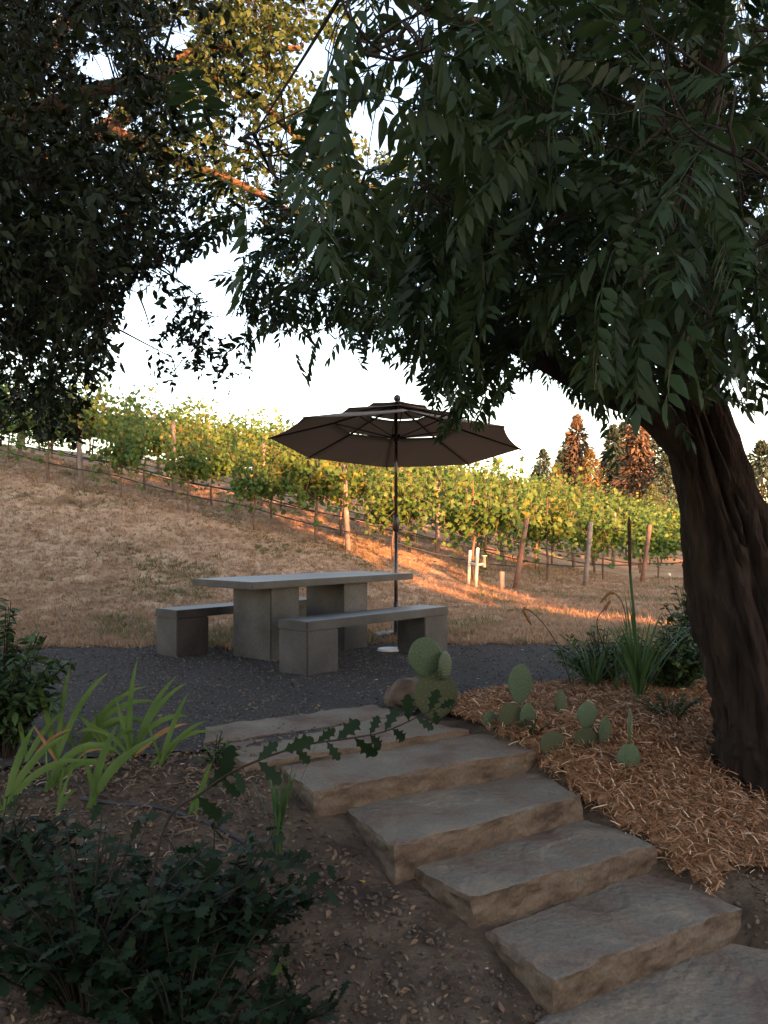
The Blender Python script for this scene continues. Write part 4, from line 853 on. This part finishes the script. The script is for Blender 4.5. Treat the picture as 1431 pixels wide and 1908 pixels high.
# ---------------------------------------------------------------- loose ground cover (uncountable)
def sample(n, x0, x1, y0, y1, ok):
    x = rng.uniform(x0, x1, n * 3); y = rng.uniform(y0, y1, n * 3); m_ = ok(x, y); return x[m_][:n], y[m_][:n]
def st(x, y): return -.52 * x + .85 * y, .85 * x + .52 * y
def ribbon():
    t = np.linspace(0, 1, 6); V = []
    a = rng.normal(0, .9); c = rng.uniform(.1, .28)
    for q in t: V += [[q - .5, .035 + a * .25 * (q - .5) ** 2, c * math.sin(q * 3.1)], [q - .5, -.035 + a * .25 * (q - .5) ** 2, c * math.sin(q * 3.1) + .02]]
    return np.array(V), np.array([[2 * i, 2 * i + 1, 2 * i + 3, 2 * i + 2] for i in range(5)])
def cover(name, label, cat, x, y, temps, size, m_, up=.25, lift=.01, flow=None):
    n = len(x); gn = n2(x, y, 1.7) * .6 + n2(x, y, 6.0, 3) * .4; s_ = -.52 * x + .85 * y; terr_ = (s_ > 4.2) & (y < 9)
    gn = np.maximum(gn * np.where(terr_, 0, np.where(y > 9, .05, .035)), 0 if name == 'bark_mulch' else -1) * (np.abs(x) < 12) * (y < 20)
    T = np.stack([x, y, G(x, y) + gn + rng.uniform(0, lift, n) + (.02 if name == 'bark_mulch' else 0)], 1); a = rng.uniform(0, 6.28, n) if flow is None else flow + rng.normal(0, .75, n)
    D = np.stack([np.cos(a), np.sin(a), rng.normal(0, up, n)], 1); Nn = rng.normal(0, up * 1.3, (n, 3)) + [0, 0, 1]; Rm = frames(D, Nn); S = size * rng.uniform(.5, 1.4, n) * np.where(rng.random(n) < .06, 1.5, 1)
    k = rng.integers(0, len(temps), n); V, F, t = merge([scatter(temps[i][0], temps[i][1], Rm[k == i], S[k == i], T[k == i]) for i in range(len(temps)) if (k == i).any()])
    return tag(mk(name, V, F, m_, tint=t), label, cat, kind='stuff')
def mul(x, y):
    s, t = st(x, y); edge = .25 * np.sin(4 * s) + .1 * np.sin(9 * x)
    return (t > 3.12) & (s > 2.25 + edge + .5 * np.clip(t - 3.9, 0, 2)) & (y < 6.4) & (np.hypot(x - 2.24, y - 4.72) > .36) & ~gravel_inside(x, y) & (x < 3.2)
x, y = sample(26000, .2, 3.2, 2.6, 6.4, mul)
cover('bark_mulch', 'shredded reddish bark mulch beside the steps', 'mulch', x, y, [ribbon() for _ in range(10)], .062, M['mulch'], .3, .045, flow=-.75)
ax_ = np.arange(.2, 3.25, .06); ay_ = np.arange(2.5, 6.45, .06); A, B = np.meshgrid(ax_, ay_); ins = mul(A, B); h, w = A.shape; id2 = np.arange(h * w).reshape(h, w)
q = ins[:-1, :-1] & ins[1:, 1:] & ins[1:, :-1] & ins[:-1, 1:]; F = np.stack([id2[:-1, :-1], id2[:-1, 1:], id2[1:, 1:], id2[1:, :-1]], -1)[q]
V = np.stack([A, B, G(A, B) + .022 + .015 * n2(A, B, 5, 2)], -1).reshape(-1, 3); used = np.unique(F); rem = np.full(len(V), -1); rem[used] = np.arange(len(used))
M['bed'] = mat('matted_bark', (.10, .042, .02), (.40, .23, .13), c3=(.24, .115, .055), scale=26, rough=.9, bump=1.0, bscale=60, bdist=.03)
tag(mk('mulch_bed', V[used], rem[F], M['bed'], smooth=True), 'matted reddish bark bed beside the steps', 'mulch', kind='structure')
def dirt_ok(x, y):
    s, t = st(x, y); return (s < 4.5) & ((t < 1.76 + .23 * np.clip(3.5 - s, -.2, 1.35)) | (t > 3.15)) & ~mul(x, y) & ~gravel_inside(x, y) & (y > 1.0)
curl = []
for _ in range(5):
    v, f = lamina(.24, .02, .1); v = v.copy(); v[:, 2] += .5 * np.abs(v[:, 1]) * rng.uniform(.2, 1.6) + .25 * rng.normal() * v[:, 0] ** 2; curl.append((v, f))
x, y = sample(12000, -3.2, 3.2, 1.2, 5.2, dirt_ok)
cover('leaf_litter', 'fallen brown leaf bits scattered over the dirt bank', 'leaf litter', x, y, curl, .028, M['litter'], .3, .012)
x, y = sample(1300, -2.6, -.6, 3.1, 5.0, dirt_ok)
cover('dry_straw', 'dry reddish straw and dead blades under the irises', 'straw', x, y, [ribbon() for _ in range(4)], .055, M['litter'], .25, .02)
peb = bmesh.new(); bmesh.ops.create_icosphere(peb, subdivisions=1, radius=1); peb.verts.ensure_lookup_table(); pv = np.array([v.co[:] for v in peb.verts]) * [1, .8, .55] * (1 + .2 * rng.normal(size=(len(peb.verts), 1))); pf = np.array([[v.index for v in f.verts] for f in peb.faces]); peb.free()
x, y = sample(9000, -2.5, 3.0, 1.2, 4.8, dirt_ok); cover('dirt_clods', 'small clods and pebbles in the dirt bank', 'pebbles', x, y, [(pv, pf)], .010, M['pebble'], .3, .003)
x, y = sample(14000, -4.6, 2.6, 4.0, 9.6, gravel_inside); cover('gravel_stones', 'loose grey gravel stones on the terrace', 'gravel', x, y, [(pv, pf)], .008, M['gravelst'], .3, .012)
x, y = sample(500, -4.4, 2.4, 4.2, 9.4, gravel_inside); cover('gravel_leaf_bits', 'pale leaf scraps lying on the gravel', 'leaf litter', x, y, curl, .035, M['litter'], .2, .02)
def grass_ok(x, y): return (y > 8.5) & ~gravel_inside(x, y) & (np.abs(x) < .5 * y + 1)
def tuft(n=7):
    Vs, Fs = [], []
    for i in range(n):
        a = rng.uniform(0, 6.28); l = rng.uniform(.5, 1); e = np.array([math.cos(a) * .7 * l, math.sin(a) * .7 * l, l * rng.uniform(.2, .9)]); b = rng.normal(0, .18, 3) * [1, 1, 0]; w_ = np.array([-math.sin(a), math.cos(a), 0]) * .045
        Vs += [b - w_, b + w_, b + e]; Fs.append([3 * i, 3 * i + 1, 3 * i + 2])
    return np.array(Vs), np.array(Fs)
TU = [tuft() for _ in range(6)]
yy = 8.5 + 12.5 * rng.random(110000) ** 1.4; xx = rng.uniform(-1, 1, 110000) * (.5 * yy + 1); m_ = grass_ok(xx, yy); xx, yy = xx[m_][:75000], yy[m_][:75000]
cover('dry_grass', 'short dry straw-coloured grass on the hillside', 'grass', xx, yy, TU, .085, M['drygrass'], .2, .0)
dn = np.array([mnoise.noise((a * .8, b * .8, 5)) for a, b in zip(xx, yy)]); k = (dn > .16) & (rng.random(len(xx)) < .35)
cover('green_weeds', 'sparse low green weeds among the dry grass', 'weeds', xx[k], yy[k], TU, .10, M['weed'], .2, .0)
for i, (px, py) in enumerate([(678, 1662)]):
    p = hit(px, py); o = obj_of('fallen_leaf', npmesh('fallen_leaf', *lamina(.26, .06, .1)), None, p + [0, 0, .03]); o.data.materials.append(M['yellow']); o.scale = (.055,) * 3; o.rotation_euler = (.2, .1, 1.9); tag(o, 'single yellow fallen leaf on the dirt beside the third step', 'leaf')
